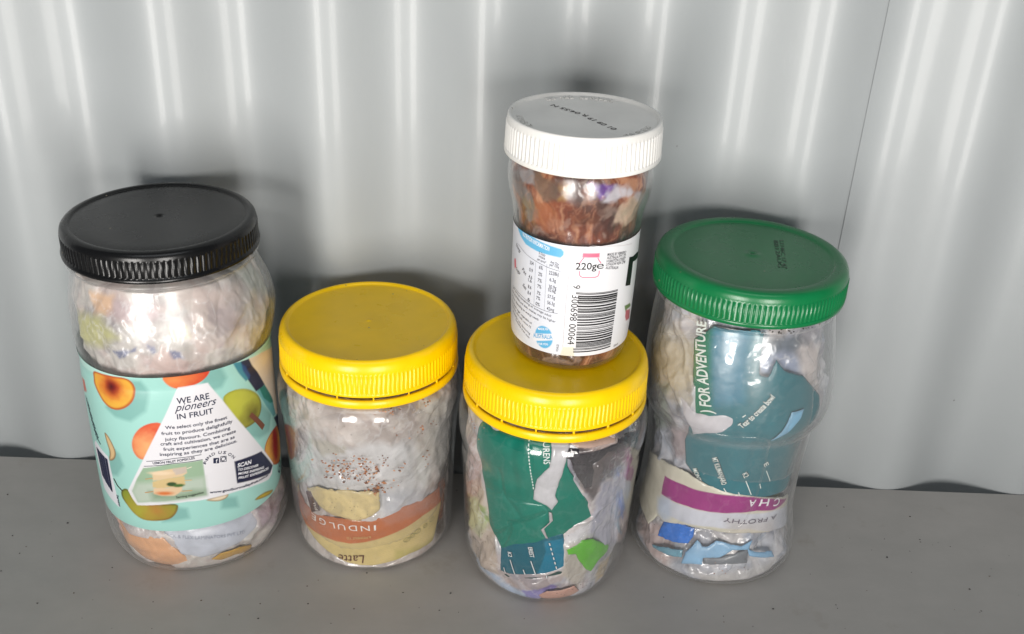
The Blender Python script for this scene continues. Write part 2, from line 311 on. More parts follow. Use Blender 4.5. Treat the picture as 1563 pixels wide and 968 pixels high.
b.inputs['Coat Weight'].default_value = .10; b.inputs['Coat Roughness'].default_value = .10
nb = N(nt, 'ShaderNodeTexNoise'); nb.inputs['Scale'].default_value = 700; nb.inputs['Detail'].default_value = 2; nc = N(nt, 'ShaderNodeTexNoise'); nc.inputs['Scale'].default_value = 22; nc.inputs['Detail'].default_value = 2
m1 = N(nt, 'ShaderNodeMath', operation='MULTIPLY_ADD'); m1.inputs[1].default_value = .06
bp = N(nt, 'ShaderNodeBump'); bp.inputs['Distance'].default_value = .0007; bp.inputs['Strength'].default_value = .6
nt.links.new(tc.outputs['Object'], nb.inputs[0]); nt.links.new(tc.outputs['Object'], nc.inputs[0]); nt.links.new(nb.outputs[0], m1.inputs[0]); nt.links.new(nc.outputs[0], m1.inputs[2]); nt.links.new(m1.outputs[0], bp.inputs['Height']); nt.links.new(bp.outputs[0], b.inputs['Normal'])
M_steel = m
WY, WA, WP, WX = .4752, .0064, .076, .218
SEAM = .1682
wall = empty('corrugated_wall', (0, WY, 0), 'pale grey corrugated steel wall standing behind the five plastic jars', 'wall')
def sheet(x0, x1, dy):
    xs = np.arange(x0, x1+1e-6, .0019); zs = np.linspace(-.1, .9, 60); X, Z = np.meshgrid(xs, zs)
    Y = -WA*np.cos(2*np.pi*(X-WX)/WP) + dy + .0012*(fbm(X*7, Z*5, 3)-.5)*2
    n = len(xs); f = [(i*n+k, i*n+k+1, (i+1)*n+k+1, (i+1)*n+k) for i in range(len(zs)-1) for k in range(n-1)]
    o = link('sheet', np.stack([X, Y, Z], -1).reshape(-1, 3), f, [M_steel], wall)
sheet(-.75, SEAM+.03, .0006); sheet(SEAM, .75, .0)

# ------------------------------------------------------------------ lids
def ribmod(n, amp, z0, z1, base=0., sharp=1):
    def f(th, r, z, i):
        if z0 <= z <= z1 and r > base: return amp*(np.clip(np.cos(n*th), -1, 1)**1)*(1 if sharp == 1 else 1) if sharp == 1 else amp*(np.abs(np.cos(n*th/2))**sharp)
        return 0
    return f
def lid(parent, P, n, amp, z0, z1, mat, sharp=1, N_=None):
    v, f = lathe(P, N_ or n*8, ribmod(n, amp, z0, z1, 20, sharp)); return link('lid', v, f, [mat], parent)
def disc_surf(zfun): pass
def flat_text(mb, t, p0, p1, h, z, col, bold=0, shear=0, thick=None, flip=1):
    vs, fs = glyphs(t, bold, shear); x0 = vs[:, 0].min(); W = vs[:, 0].max()-x0; a = np.array(p0, float); b_ = np.array(p1, float); d = b_-a; L = np.hypot(*d); d /= L; n = np.array([-d[1], d[0]])
    q = a+np.outer((vs[:, 0]-x0)*L/W, d)+np.outer(vs[:, 1]*h/.73, n); mb.add(np.stack([q[:, 0], q[:, 1], 0*q[:, 0]+z], -1)/1000, fs, 0, col)
def shell(j, parent, mat, top_in=.5):
    P = PRS[j]; out = P.tolist(); zt = P[-1][1]
    inn = [(max(0, r-top_in), z+ (top_in if r < 30 else 0)) for r, z in out[::-1]]
    th = np.linspace(0, 2*np.pi, 192, endpoint=False); v = []; Q = out+[(P[-1][0]-.5, zt+.3)]+inn
    for r, z in Q:
        rr = r*sqf(j, th, z) + 0*th; v.append(np.stack([rr*np.sin(th)+(dxf(j, z) if r > 30 else 0), -rr*np.cos(th), z+0*th], -1))
    v = np.concatenate(v)/1000; f = [(i*192+k, i*192+(k+1) % 192, (i+1)*192+(k+1) % 192, (i+1)*192+k) for i in range(len(Q)-1) for k in range(192)]
    return link('jar_body', v, f, [mat], parent)
def jloc(j): return Vector(POS[j][:3])

black = empty('plastic_jar', jloc('black'), 'large clear jar with black screw lid and blue fruit label, standing leftmost', 'jar', 'plastic jars packed with wrappers')
yel2 = empty('plastic_jar', jloc('y2'), 'clear jar with yellow lid and orange and yellow wrapper inside, nothing stacked on it', 'jar', 'plastic jars packed with wrappers')
yel3 = empty('plastic_jar', jloc('y3'), 'clear jar with yellow lid and teal wrapper inside, carrying the small jar on top', 'jar', 'plastic jars packed with wrappers')
green = empty('plastic_jar', jloc('green'), 'tall clear jar with dark green screw lid, standing rightmost', 'jar', 'plastic jars packed with wrappers')
white = empty('plastic_jar', jloc('white'), 'small jar with white lid and nutrition label, stacked on a yellow lid', 'jar', 'plastic jars packed with wrappers')
shell('black', black, M_clear2); shell('y2', yel2, M_clear); shell('y3', yel3, M_clear); shell('green', green, M_clear2); shell('white', white, M_clear3)

lid(black, [(39.6,157.2),(41.3,156.9),(42,157.3),(42.1,158.2),(41.7,158.9),(41.35,159.3),(41.35,159.5),(41.3,166.4),(41.25,166.6),(41.3,167.3),(41,168.6),(40.2,169.7),(39,170.3),(37.5,170.4),(37,170.1),(36.7,169.6),(36.3,169.7),(30,169.75),(20,169.8),(10,169.85),(3,169.8),(1.6,169.8),(1.2,169.2),(.01,169)], 104, .2, 159.4, 166.5, M_blk, N_=1248)
for root in (yel2, yel3):
    l = lid(root, [(39.2,103.4),(41,103),(41.5,103.3),(41.6,104.2),(41.3,105),(41.25,105.2),(41.1,113.9),(41,114.1),(41.05,115),(40.9,116.6),(40.4,118.3),(39.6,119.6),(38.8,120.3),(38.1,120.5),(37.5,120.4),(37.1,119.9),(36.8,119.4),(36,119.3),(25,119.35),(12,119.4),(1.6,119.4),(1.1,119.45),(.8,119.75),(.01,119.8)], 128, .2, 105.1, 114, M_yel, N_=1280)
    v, f = lathe([(39.4,97.5),(41,97.2),(41.7,97.6),(41.9,98.8),(41.7,100.9),(41.1,101.5),(39.6,101.4),(39.4,97.5)], 256)
    rm = MB(); rm.add(v, f)
    for k in range(16):
        t = k*2*math.pi/16+.17; c0 = np.array([math.sin(t)*40.9, -math.cos(t)*40.6, 102.2]); e = np.array([math.cos(t), math.sin(t), 0]); q = np.array([math.sin(t), -math.cos(t), 0]); zz = np.array([0, 0, 1.])
        w_ = random.uniform(.2, .6)
        vv = [(c0+e*a*w_+q*b2*.35+zz*c2*1.0)/1000 for a in (-1, 1) for b2 in (-1, 1) for c2 in (-1, 1)]
        rm.add(vv, [(0, 1, 3, 2), (4, 6, 7, 5), (0, 4, 5, 1), (2, 3, 7, 6), (0, 2, 6, 4), (1, 5, 7, 3)])
    rm.build('tamper_ring', [M_yel], l)
lid(green, [(40,146),(41.6,145.6),(42.8,145.9),(43,147),(42.9,147.9),(42.75,148),(42.7,148.2),(42.5,156.3),(42.4,156.5),(42.5,157.4),(42.3,159),(41.6,160.6),(40.6,161.4),(39.2,161.75),(36.6,161.7),(35.8,161.3),(35.3,160.7),(34.6,160.75),(20,160.8),(5,160.8),(2.6,160.8),(2.2,161.1),(1.2,161.1),(.8,160.7),(.01,160.6)], 126, .42, 148.1, 156.4, M_grn, sharp=5, N_=126*10)
wl = lid(white, [(29.8,91.2),(31.6,91),(32.2,91.4),(32.3,92.6),(32,93.3),(31.9,93.5),(31.55,103.6),(31.5,103.8),(31.4,105),(31.2,106.4),(30.9,107),(30.4,107.1),(29.9,106.9),(29.6,106.3),(29.4,105.7),(28.8,105.5),(20,105.5),(.01,105.5)], 92, .26, 93.4, 103.7, M_wht, N_=1104)
# lid print and embossing (parts of the lids)
wm = MB()
flat_text(wm, '01 09 19 R 03:05', [(0.0425,0.3937)][0], [(0.0175,0.4244)][0], .0022, 0, (0, 0, 0))
wm = MB()
def world2(jn, p): return ((p[0]-POS[jn][0])*1000, (p[1]-POS[jn][1])*1000)
dk = lin((70, 62, 64))
for t, a, b_ in (('01 09 19', [(0.0428,0.3949)][0], [(0.0332,0.4087)][0]), ('R 04:55 N', [(0.0324,0.4112)][0], [(0.0185,0.4245)][0])):
    flat_text(wm, t, world2('white', a), world2('white', b_), 2.6, 105.62, dk, bold=.01)
wm.build('lid_print', [M_ink], wl)
wc = lin((226, 224, 222))
def arc_text(mb, t, r, a0, a1, h, z, col):
    n = len(t)
    for i, ch in enumerate(t):
        if ch == ' ': continue
        a = math.radians(a0+(a1-a0)*(i+.5)/n); wd = abs(math.radians(a1-a0))*r/n*.36; d = np.array([-math.sin(a), math.cos(a)])*(1 if a1 > a0 else -1); c0 = np.array([math.cos(a), math.sin(a)])*r
        flat_text(mb, ch, c0-d*wd, c0+d*wd, h, z, col, bold=.012)
for t, a0, a1 in (('IN THE KITCHEN', 125, 60), ('STORE', 215, 180), ('BREAD', -20, -60)): 
    em = MB(); arc_text(em, t, 25.4, a0, a1, 2.4, 105.75, wc); o = em.build('embossed_lettering', [M_wht], wl, smooth=False); md = o.modifiers.new('thickness', 'SOLIDIFY'); md.thickness = .0005; md.offset = 0
gm = MB(); gc = lin((22, 52, 36))
for t, a, b_ in (('BB12AUG', [(0.124,0.44)][0], [(0.1198,0.4108)][0]), ('L1146C 17 47', [(0.1268,0.4403)][0], [(0.1216,0.4101)][0])):
    flat_text(gm, t, world2('green', a), world2('green', b_), 2., 160.95, gc)
gm.build('lid_print', [M_ink], [c for c in green.children if c.name.startswith('lid')][0])

# ------------------------------------------------------------------ black lidded jar: fruit label
def LB(*p): return [tuple(q) for q in p]
NAVY = (28, 34, 66)
ZL0, ZL1 = [(-23.6,29.8),(-9.3,113.7)]
x, y, f, ns, nz_ = grid('black', -137, 137, ZL0[1], ZL1[1], .42)
y = y + .0*x; A = Art(x, y, (168, 220, 210))
A.poly([(-39.0,113.9),(-9.0,115.2),(27.1,116.7),(80.7,101.9),(81.3,104.2),(27.1,118.3),(-9.4,113.0),(-45.8,107.5)], (190, 232, 222), .6)
TS = (128, 182, 174)
for P in ([(-9.1,111.7),(-2.5,112.0),(0.7,105.5),(-1.9,96.4),(-9.4,90.4),(-16.9,91.1),(-21.9,94.6)], [(-22.8,74.8),(-18.2,71.2),(-16.5,65.0),(-21.3,57.9),(-26.7,56.3),(-25.8,64.2)],
          [(23.0,115.3),(31.7,113.6),(34.7,106.9),(31.8,103.2),(27.2,102.9),(23.1,107.1)], [(31.4,89.4),(51.3,86.1),(61.0,73.4),(57.0,66.3),(48.8,67.3),(40.1,73.6)],
          [(3.9,44.8),(10.2,42.9),(10.7,37.1),(-1.7,35.4)], [(26.0,45.7),(33.0,42.5),(33.7,36.3),(25.3,38.8)]):
    A.poly(P, TS, 2.2, .85)
def fruit(P, col, edge=None, ew=.9, **k):
    for _ in range(2):      # round the traced outline
        P = [tuple(np.array(P[i-1+k])*(.75-.5*h)+np.array(P[(i+k) % len(P)])*(.25+.5*h)) for i in range(len(P)) for k in (0,) for h in (0, 1)]
    d = sdist(P, A.x, A.y)
    if edge: A.mix(np.clip(.5-d/.4, 0, 1), edge); d2 = d+ew; A.mix(np.clip(.5-d2/1.0, 0, 1), col)
    else: A.mix(np.clip(.5-d/.4, 0, 1), col)
    return np.clip(.5-d/.4, 0, 1)
def ton(mask, c, rx, ry, col, al=.8, soft=4, seed=0):
    dx = (A.x-c[0])/rx; dy = (A.y-c[1])/ry; q = np.hypot(dx, dy)+.5*(fbm(A.x/3, A.y/3, seed)-.5)
    A.mix(mask*al*np.clip(1.1-q, 0, 1), col)
m_ = fruit([(-27.1,111.8),(-21.9,112.2),(-14.9,112.7),(-8.8,113.2),(-5.9,110.6),(-5.3,105.1),(-7.1,100.7),(-10.9,97.0),(-15.6,94.9),(-19.6,95.1),(-23.0,97.3),(-26.2,101.8),(-28.7,106.1)], (236, 178, 66), (188, 92, 40), 1.0)
c_ = [(-17.0,106.4)][0]; ton(m_, c_, 8.5, 8.5, (226, 104, 44), .9, seed=1); ton(m_, c_, 6.3, 6.3, (176, 34, 26), 1., seed=4); ton(m_, c_, 4, 4.4, (82, 16, 18), 1., seed=9)
m_ = fruit([(5.9,114.2),(11.0,115.2),(18.9,115.4),(27.0,115.0),(25.2,110.5),(21.5,107.8),(16.8,107.3),(12.6,106.5),(8.6,108.8)], (218, 74, 46)); ton(m_, [(11.8,111.6)][0], 12, 7, (242, 150, 84), .9, seed=5)
m_ = fruit([(4.8,90.8),(-1.6,90.3),(-7.1,86.3),(-10.6,79.8),(-10.6,73.9),(-7.6,69.9),(-1.7,71.9),(6.0,82.5)], (236, 150, 96), (226, 110, 70), 1.2); ton(m_, [(0.9,84.4)][0], 16, 13, (222, 78, 44), 1.1, seed=6); ton(m_, [(-3.6,78.3)][0], 9, 9, (246, 180, 120), .9, seed=7)
m_ = fruit([(30.8,97.3),(33.8,99.7),(38.8,99.6),(44.2,97.3),(49.9,92.0),(52.8,85.9),(51.8,80.4),(48.3,77.8),(43.4,77.2),(38.9,77.9),(35.6,81.8)], (176, 178, 58), (120, 118, 40), 1.); ton(m_, [(38.0,92.4)][0], 16, 16, (196, 196, 70), .9, seed=8); ton(m_, [(45.2,82.2)][0], 8, 8, (110, 100, 30), 1., seed=8)
m_ = fruit([(-21.0,49.5),(-17.9,52.3),(-15.5,51.5),(-13.8,48.0),(-11.1,44.8),(-2.6,45.8),(6.5,46.4),(6.1,42.7),(3.8,38.9),(0.8,36.9),(-5.1,36.0),(-11.2,35.7),(-15.4,38.4),(-18.8,42.9),(-20.9,45.6)], (140, 150, 48), (98, 96, 36), .9); ton(m_, [(-6.7,41.3)][0], 14, 9, (186, 130, 60), .9, seed=2); ton(m_, [(-13.1,40.5)][0], 9, 9, (176, 172, 62), .8, seed=3)
fruit([(-26.0,80.4),(-23.4,79.3),(-21.1,75.5),(-19.8,71.3),(-21.0,67.5),(-23.9,65.0),(-25.8,64.7),(-23.8,69.8),(-24.9,74.0)], (222, 190, 140), (120, 80, 40), .6)
fruit([(18.3,46.1),(23.7,46.5),(29.8,46.1),(28.4,43.9),(24.6,43.4),(20.8,44.7)], (238, 220, 190), (140, 100, 50), .5)
fruit([(41.4,35.6),(45.4,36.5),(50.8,35.3),(57.6,31.5),(54.6,30.9),(47.0,33.5)], (196, 172, 66), (130, 110, 40), .5)
m_ = fruit([(72.1,60.7),(60.8,64.5),(54.2,63.2),(51.1,58.9),(52.8,52.2),(58.3,45.2),(68.3,39.8),(79.0,42.4)], (232, 170, 70), (190, 110, 50), .8); ton(m_, [(63.7,54.0)][0], 8, 20, (150, 24, 28), 1.3, seed=12)
A.poly([(45.7,112.2),(56.5,109.6),(79.8,100.3),(80.8,101.9),(79.2,61.4),(68.4,68.6),(62.4,80.8),(56.9,92.2)], (236, 220, 200), .4)
A.poly([(40.8,113.1),(45.8,112.2),(51.8,102.2),(56.9,92.2),(49.5,92.8),(44.9,101.9)], NAVY, .4)
A.poly([(36.8,114.1),(41.1,112.9),(46.2,101.9),(44.0,101.1),(40.6,107.0)], (64, 142, 160), .5); A.poly([(41.5,111.9),(44.9,108.1),(47.0,102.8),(45.9,100.8),(43.1,107.1)], (36, 76, 130), .8)
A.poly([(49.9,92.7),(56.8,92.1),(64.1,80.4),(68.4,68.6),(63.5,70.2),(56.8,80.2)], (104, 176, 178), .4)
A.poly([(52.2,92.8),(56.8,92.1),(62.8,82.6),(66.0,77.1),(60.7,79.7),(54.9,86.1)], (38, 132, 118), .4)
A.poly([(64.1,69.2),(75.0,64.5),(79.1,57.0),(78.9,44.0),(73.1,55.2)], NAVY, .4)
A.poly([(-40.2,66.1),(-36.5,70.0),(-25.9,66.5),(-25.1,53.9),(-23.8,38.4),(-36.0,43.1),(-37.2,48.5)], (232, 232, 238), .3)
A.poly([(-44.1,100.0),(-38.5,101.2),(-37.8,97.3),(-37.4,95.8),(-43.9,92.4),(-44.0,97.5)], (200, 90, 70), 1.2)
WP_ = [(12.7,107.4),(18.9,107.5),(25.7,107.3),(31.1,97.2),(37.2,84.6),(46.3,67.7),(58.3,46.6),(56.3,41.8),(53.0,40.8),(42.9,43.9),(33.3,45.7),(26.0,46.1),(18.1,46.3),(10.6,46.7),(3.0,46.3),(-5.0,45.3),(-12.7,44.0),(-14.6,47.1),(-16.4,51.4),(-9.6,64.2),(-1.9,79.1),(6.3,94.6)]
A.poly(WP_, (238, 236, 240), .35)
A.poly([(33.7,62.6),(41.0,61.5),(49.3,59.8),(57.8,45.7),(54.7,43.3),(43.3,47.3),(33.9,50.0)], NAVY, .35)
A.poly([(-6.9,65.9),(4.6,68.3),(19.6,68.4),(19.6,59.0),(19.5,48.7),(12.3,48.8),(2.9,48.0),(-6.1,47.0),(-12.2,45.6),(-14.2,51.6),(-10.7,59.4)], (158, 186, 156), .35)
A.poly([(-11.1,56.9),(3.5,59.3),(19.6,59.0),(19.5,48.7),(12.3,48.8),(2.9,48.0),(-6.1,47.0),(-12.2,45.6),(-14.2,51.6)], (192, 204, 190), 3., .9)
A.poly([(-5.4,53.0),(3.3,51.4),(14.0,52.8),(19.1,51.5),(19.2,49.0),(3.0,48.4),(-4.6,48.4)], (120, 150, 116), 4, .8)
for P, c in (([(-3.2,63.4),(-0.5,64.6),(5.5,65.4),(12.1,66.3),(12.2,62.7),(10.0,61.4),(3.7,60.6),(-3.5,59.0)], (228, 200, 160)), ([(6.2,65.4),(12.2,66.1),(12.1,63.0),(7.2,62.2)], (206, 190, 176)),
             ([(-3.9,58.7),(3.7,60.4),(10.8,61.0),(10.6,56.7),(8.4,55.9),(-0.3,55.1),(-4.2,55.3)], (216, 190, 136)), ([(-3.7,55.0),(3.8,55.2),(9.4,56.1),(8.8,53.2),(5.2,50.7),(-0.8,50.8),(-3.7,51.9)], (228, 196, 158))):
    A.poly(P, c, .5, wob=.5)
A.ell([(4.8,57.2)][0], 2.2, 1.2, (50, 80, 40), .5); A.ell([(1.1,52.2)][0], 3.5, 1., (216, 120, 60), 1.); A.ell([(7.8,56.2)][0], 2.5, .9, (70, 110, 50), .5); A.ell([(0.7,63.4)][0], 5, 1., (240, 214, 180), .8)
A.noise(20, .03, 3)
lab = MB(); SL = Surf('black', .25)
lab.add(pos('black', x, y, .25).reshape(-1, 3), f, 0, A.img().reshape(-1, 3))
nv = lin(NAVY); wt = lin((240, 240, 244))
def T9(t, p, h, bold=.01, col=nv, **k): text(lab, SL, t, p, h, 1, col, bold=bold, **k)
T9('WE ARE', [(11.7,99.5),(25.7,99.4)], 3.1, .012)
T9('pioneers', [(10.3,95.9),(28.6,95.8)], 4.0, .002, shear=.45)
T9('IN FRUIT', [(11.0,91.7),(26.7,91.7)], 2.8, .012)
for t, p in (('We select only the finest', [(5.4,87.1),(32.5,86.6)]), ('fruit to produce delightfully', [(3.4,84.1),(34.8,83.6)]), ('juicy flavours. Combining', [(4.6,81.0),(33.4,80.6)]),
             ('craft and cultivation, we create', [(2.4,78.6),(35.9,77.8)]), ('fruit experiences that are as', [(3.3,75.7),(35.0,75.0)]), ('inspiring as they are delicious.', [(1.5,73.0),(36.0,72.5)])):
    T9(t, p, 1.75, .012)
T9('LEMON FRUIT POPSICLES', [(-2.1,68.4),(16.3,69.8)], 1.3, .02)
stroke(lab, SL, [(-4.9,69.8),(7.5,71.3),(19.3,71.4)], .25, 1, nv); stroke(lab, SL, [(-6.4,67.0),(7.2,68.6),(19.5,68.6)], .25, 1, nv)
for t, p in (('F', [(20.5,65.6),(21.7,66.8)]), ('I', [(21.6,67.4),(22.0,67.8)]), ('N', [(22.2,68.1),(23.6,69.2)]), ('D', [(23.9,69.4),(25.4,69.7)]), ('U', [(26.6,69.6),(28.1,69.2)]), ('S', [(28.6,69.0),(29.9,68.3)]), ('O', [(30.8,67.5),(32.0,66.2)]), ('N', [(32.3,65.7),(33.3,64.2)])):
    T9(t, p, 1.5, .012)
fb = [(24.0,65.2),(24.3,68.0),(26.8,67.4),(26.6,64.5)]; lab.add(SL.pos([p[0] for p in fb], [p[1] for p in fb], .12), [(0, 1, 2, 3)], 1, nv)
T9('f', [(25.1,65.2),(25.9,65.1)], 2.0, .02, wt, e=.2)
def ring(c, r, w_, mi, col, n=20, e=.13): stroke(lab, SL, [(c[0]+r*math.cos(t), c[1]+r*math.sin(t)) for t in np.linspace(0, 2*math.pi, n+1)], w_, mi, col, e=e, step=.5)
stroke(lab, SL, [(27.3,65.0),(27.6,67.8),(30.1,67.1),(29.9,64.3),(27.3,65.0)], .3, 1, nv); ring([(28.7,66.1)][0], 1.0, .3, 1, nv)
for t, p, h in (('SCAN', [(34.8,58.7),(42.1,57.1)], 2.2), ('TO DISCOVER', [(34.7,56.7),(46.3,53.1)], 1.3), ('MORE INSPIRING', [(34.8,54.5),(49.8,49.6)], 1.3), ('FRUIT EXPERIENCES', [(34.7,52.1),(53.3,46.7)], 1.3)):
    T9(t, p, h, .03, wt)
T9('www.goulbornvalleyfruit.com.au', [(20.8,49.2),(34.6,48.3),(52.6,43.3)][::2], 1.35, .025)
T9('Serving suggestion', [(6.0,49.1),(18.3,50.0)], 1.3, .01, lin((50, 60, 50)))
stroke(lab, SL, [(44.5,83.3),(48.3,77.8),(52.4,71.3)], 2.2, 1, lin((120, 70, 50)), wd2=2.8); stroke(lab, SL, [(-24.3,55.1),(-22.5,51.9),(-19.8,49.9)], .7, 1, lin((50, 45, 30)))
for a_, b_ in (((100,748),(170,742)), ((360,690),(405,672)), ((85,838),(150,835)), ((340,838),(412,832))):
    pass
stroke(lab, SL, [(-6.7,59.8),(-3.3,60.7)], .4, 1, lin((200, 160, 110))); stroke(lab, SL, [(12.3,65.1),(14.5,65.7)], .4, 1, lin((230, 220, 200))); stroke(lab, SL, [(-7.8,52.1),(-3.9,53.2)], .4, 1, lin((190, 140, 90))); stroke(lab, SL, [(8.8,53.0),(13.4,52.7)], .4, 1, lin((200, 160, 110))); stroke(lab, SL, [(10.5,58.8),(13.8,58.5)], .4, 1, lin((210, 180, 130)))
BA = [(-36.4,66.3),(-34.9,51.0)]; BB = [(-27.4,64.7),(-27.6,46.0)]
for k, t in enumerate(np.linspace(0, 1, 12)):
    a = np.array(BA[0])*(1-t)+np.array(BB[0])*t; b_ = np.array(BA[1])*(1-t)+np.array(BB[1])*t; stroke(lab, SL, [tuple(a), tuple(b_)], [.9, .5, 1.1, .4, .7, 1.2][k % 6], 1, nv)
for k in range(9):
    t = k/8; p = [(-39.8,89.8),(-33.1,72.7)]; a = np.array(p[0])*(1-t)+np.array(p[1])*t
    stroke(lab, SL, [tuple(a+(-2.0, 1.6)), tuple(a+(2.4, -1.8+.8*(k % 2)))], .7, 1, lin((40, 60, 70))); stroke(lab, SL, [tuple(a+(-1.2, -1.0)), tuple(a+(.8, 1.8))], .4, 1, lin((40, 60, 70)))
T9('Serving', [(-24.4,45.9),(-24.2,39.3)], 1.6, .02)
ring([(67.0,38.5)][0], 3.0, .5, 1, lin((30, 35, 50))); ring([(68.2,39.1)][0], 1.3, .5, 1, lin((30, 35, 50))); ring([(67.1,36.5)][0], 1.5, .5, 1, lin((30, 35, 50)))
lab.build('paper_label', [M_paper, M_ink], black)

# ------------------------------------------------------------------ packed contents
QUEUE = []; RECESS = {}
def filling(*a, **k): QUEUE.append((a, k))
def build_filling(j, name, z1, base, blobs, seed, label, size=24, depth=4.0, off=-.65, mat=None, pal=None, res=.6):
    """crumpled wrapping that fills the jar: colour patches are different pieces of film"""
    r0 = POS[j][3]; L = math.pi*r0; x, y, f, ns, nz = grid(j, -L, L, 1.6, z1, res)
    f = [q for q in f]; sn = np.abs(x)/L; sd = np.clip((crumple(x, y, size, seed)+.34*crumple(x, y, size*.42, seed+40)+.35*fbm(x/18, y/20, seed+61)-.45)/.85, 0, 1)*1.3
    sd = sd*(1-np.clip((sn-.94)/.06, 0, 1)); base_t = np.clip((10-y)/9, 0, 1)
    off_ = off-depth*(1-sd/1.3)*(.2+.8*(1-base_t)) - .6*fbm(x/30, y/30, seed)*(1-base_t)*(1-np.clip((sn-.94)/.06, 0, 1)); off_ = np.minimum(off_, off)
    dm = np.full(x.shape, 99.)
    for P in RECESS.get(j, []): dm = np.minimum(dm, sdist(P, x, y))
    off_ = np.where(dm < 2.5, np.minimum(off_, -.65-3.4*np.clip(.5-(dm+.5)/4, 0, 1)), off_)
    A = Art(x, y, base)
    if pal:
        for i, (c, al, sc) in enumerate(pal): A.noise(sc, al, seed+i*7+1, c)
    if mat is not None:   # broad glossy smears drawn out along warped lines
        w1 = x+9*(fbm(x/13, y/13, 5)-.5)*2; w2 = y+9*(fbm(x/13, y/13, 6)-.5)*2; t_ = fbm(w1/9, w2/15, 8, 3); st_ = fbm(w1/1.4, w2/12, 12, 3)
        A.mix(np.clip((t_-.3)*3.2, 0, 1), (134, 62, 34)); A.mix(np.clip((.48-t_)*5, 0, 1)*.9, (62, 26, 16)); A.mix(np.clip((t_-.56)*5, 0, 1)*.5, (178, 104, 62)); A.mix(np.clip((st_-.5)*7, 0, 1)*.6*np.clip((t_-.42)*6, 0, 1), (214, 160, 122)); A.mix(np.clip((.45-st_)*7, 0, 1)*.5, (84, 36, 20)); A.mix(np.clip((fbm(w1/5, w2/6, 33, 4)-.6)*9, 0, 1)*.3, (206, 180, 164))  # brown smear tones, with tan highlights painted along the strands
        for P in blobs[:9]:
            if len(P[0]) > 1: A.poly(P[0], P[1], 1.6, .6 if P[1] in (C3, (196, 132, 84)) else .8, wob=2.4, seed=3)
    if mat is None:       # overlapping sheets of see-through film, each with its own tint
        q_ = random.Random(seed); cs = [p[0] for p in pal]+[(236, 234, 234), (150, 146, 150), (228, 214, 204)]
        for k in range(90):
            cx = q_.uniform(-r0*1.8, r0*1.8); cz = q_.uniform(4, z1); rr = q_.uniform(5, 17); a0 = q_.uniform(0, 6.3); n_ = q_.choice([4, 5, 6])
            A.poly([(cx+rr*q_.uniform(.5, 1.3)*math.cos(a0+6.283*i/n_), cz+rr*q_.uniform(.4, 1.2)*math.sin(a0+6.283*i/n_)) for i in range(n_)], q_.choice(cs), q_.choice([.4, .5, .8, 4]), q_.uniform(.15, .5), wob=2.5, seed=k)
    for bl in (blobs if mat is None else []):
        P, c = bl[0], bl[1]; soft = bl[2] if len(bl) > 2 else 3; al = bl[3] if len(bl) > 3 else .85
        if len(P) == 1: A.ell(P[0], bl[4], bl[5], c, soft, al, wob=2, seed=seed)
        else: A.poly(P, c, soft, al, wob=1.5, seed=seed)
    A.noise(3, .05, seed+9)
    lay = crumple(x, y, size*.7, seed+80); lay2 = crumple(x, y, size*.3, seed+90)    # doubled layers are whiter, creases show as fine pale lines
    A.c *= (.82+.26*np.clip(lay*1.4-.1, 0, 1)+.08*lay2)[..., None]
    cr = np.clip(1-np.abs(fbm(x/size*1.6, y/size*1.6, seed+70)-.5)*60, 0, 1)+np.clip(1-np.abs(fbm(x/size*2.6+7, y/size*1.4, seed+75)-.5)*50, 0, 1); A.mix(np.clip(cr, 0, 1)*.4, (238, 236, 236) if mat is None else (190, 140, 110))
    v = pos(j, x, y+1.2*base_t, off_).reshape(-1, 3); n = len(v)
    c = A.img().reshape(-1, 3); v = np.concatenate([v, [[0, 0, .0035], [0, 0, z1/1000]]]); c = np.concatenate([c, c[:1], c[:1]])
    f += [(k+1, k, n) for k in range(ns-1)] + [(n-ns+k, n-ns+k+1, n+1) for k in range(ns-1)]
    o = link(name, v, f, [mat or (M_film2 if j == 'black' else M_film)], None, jloc(j), None, c); tagm(o, label, 'plastic film', 'crumpled film packed into the jars', 'stuff'); return o
def creases(*L):
    def f(s, z):
        t = 0
        for P, w_, d_ in L:
            dm = np.full(np.shape(s), 1e9)
            for (ax, ay), (bx, by) in zip(P[:-1], P[1:]):
                ex, ey = bx-ax, by-ay; q = np.clip(((s-ax)*ex+(z-ay)*ey)/(ex*ex+ey*ey+1e-9), 0, 1); dm = np.minimum(dm, np.hypot(s-ax-q*ex, z-ay-q*ey))
            t = t - d_*np.exp(-(dm/w_)**2)
        return t
    return f
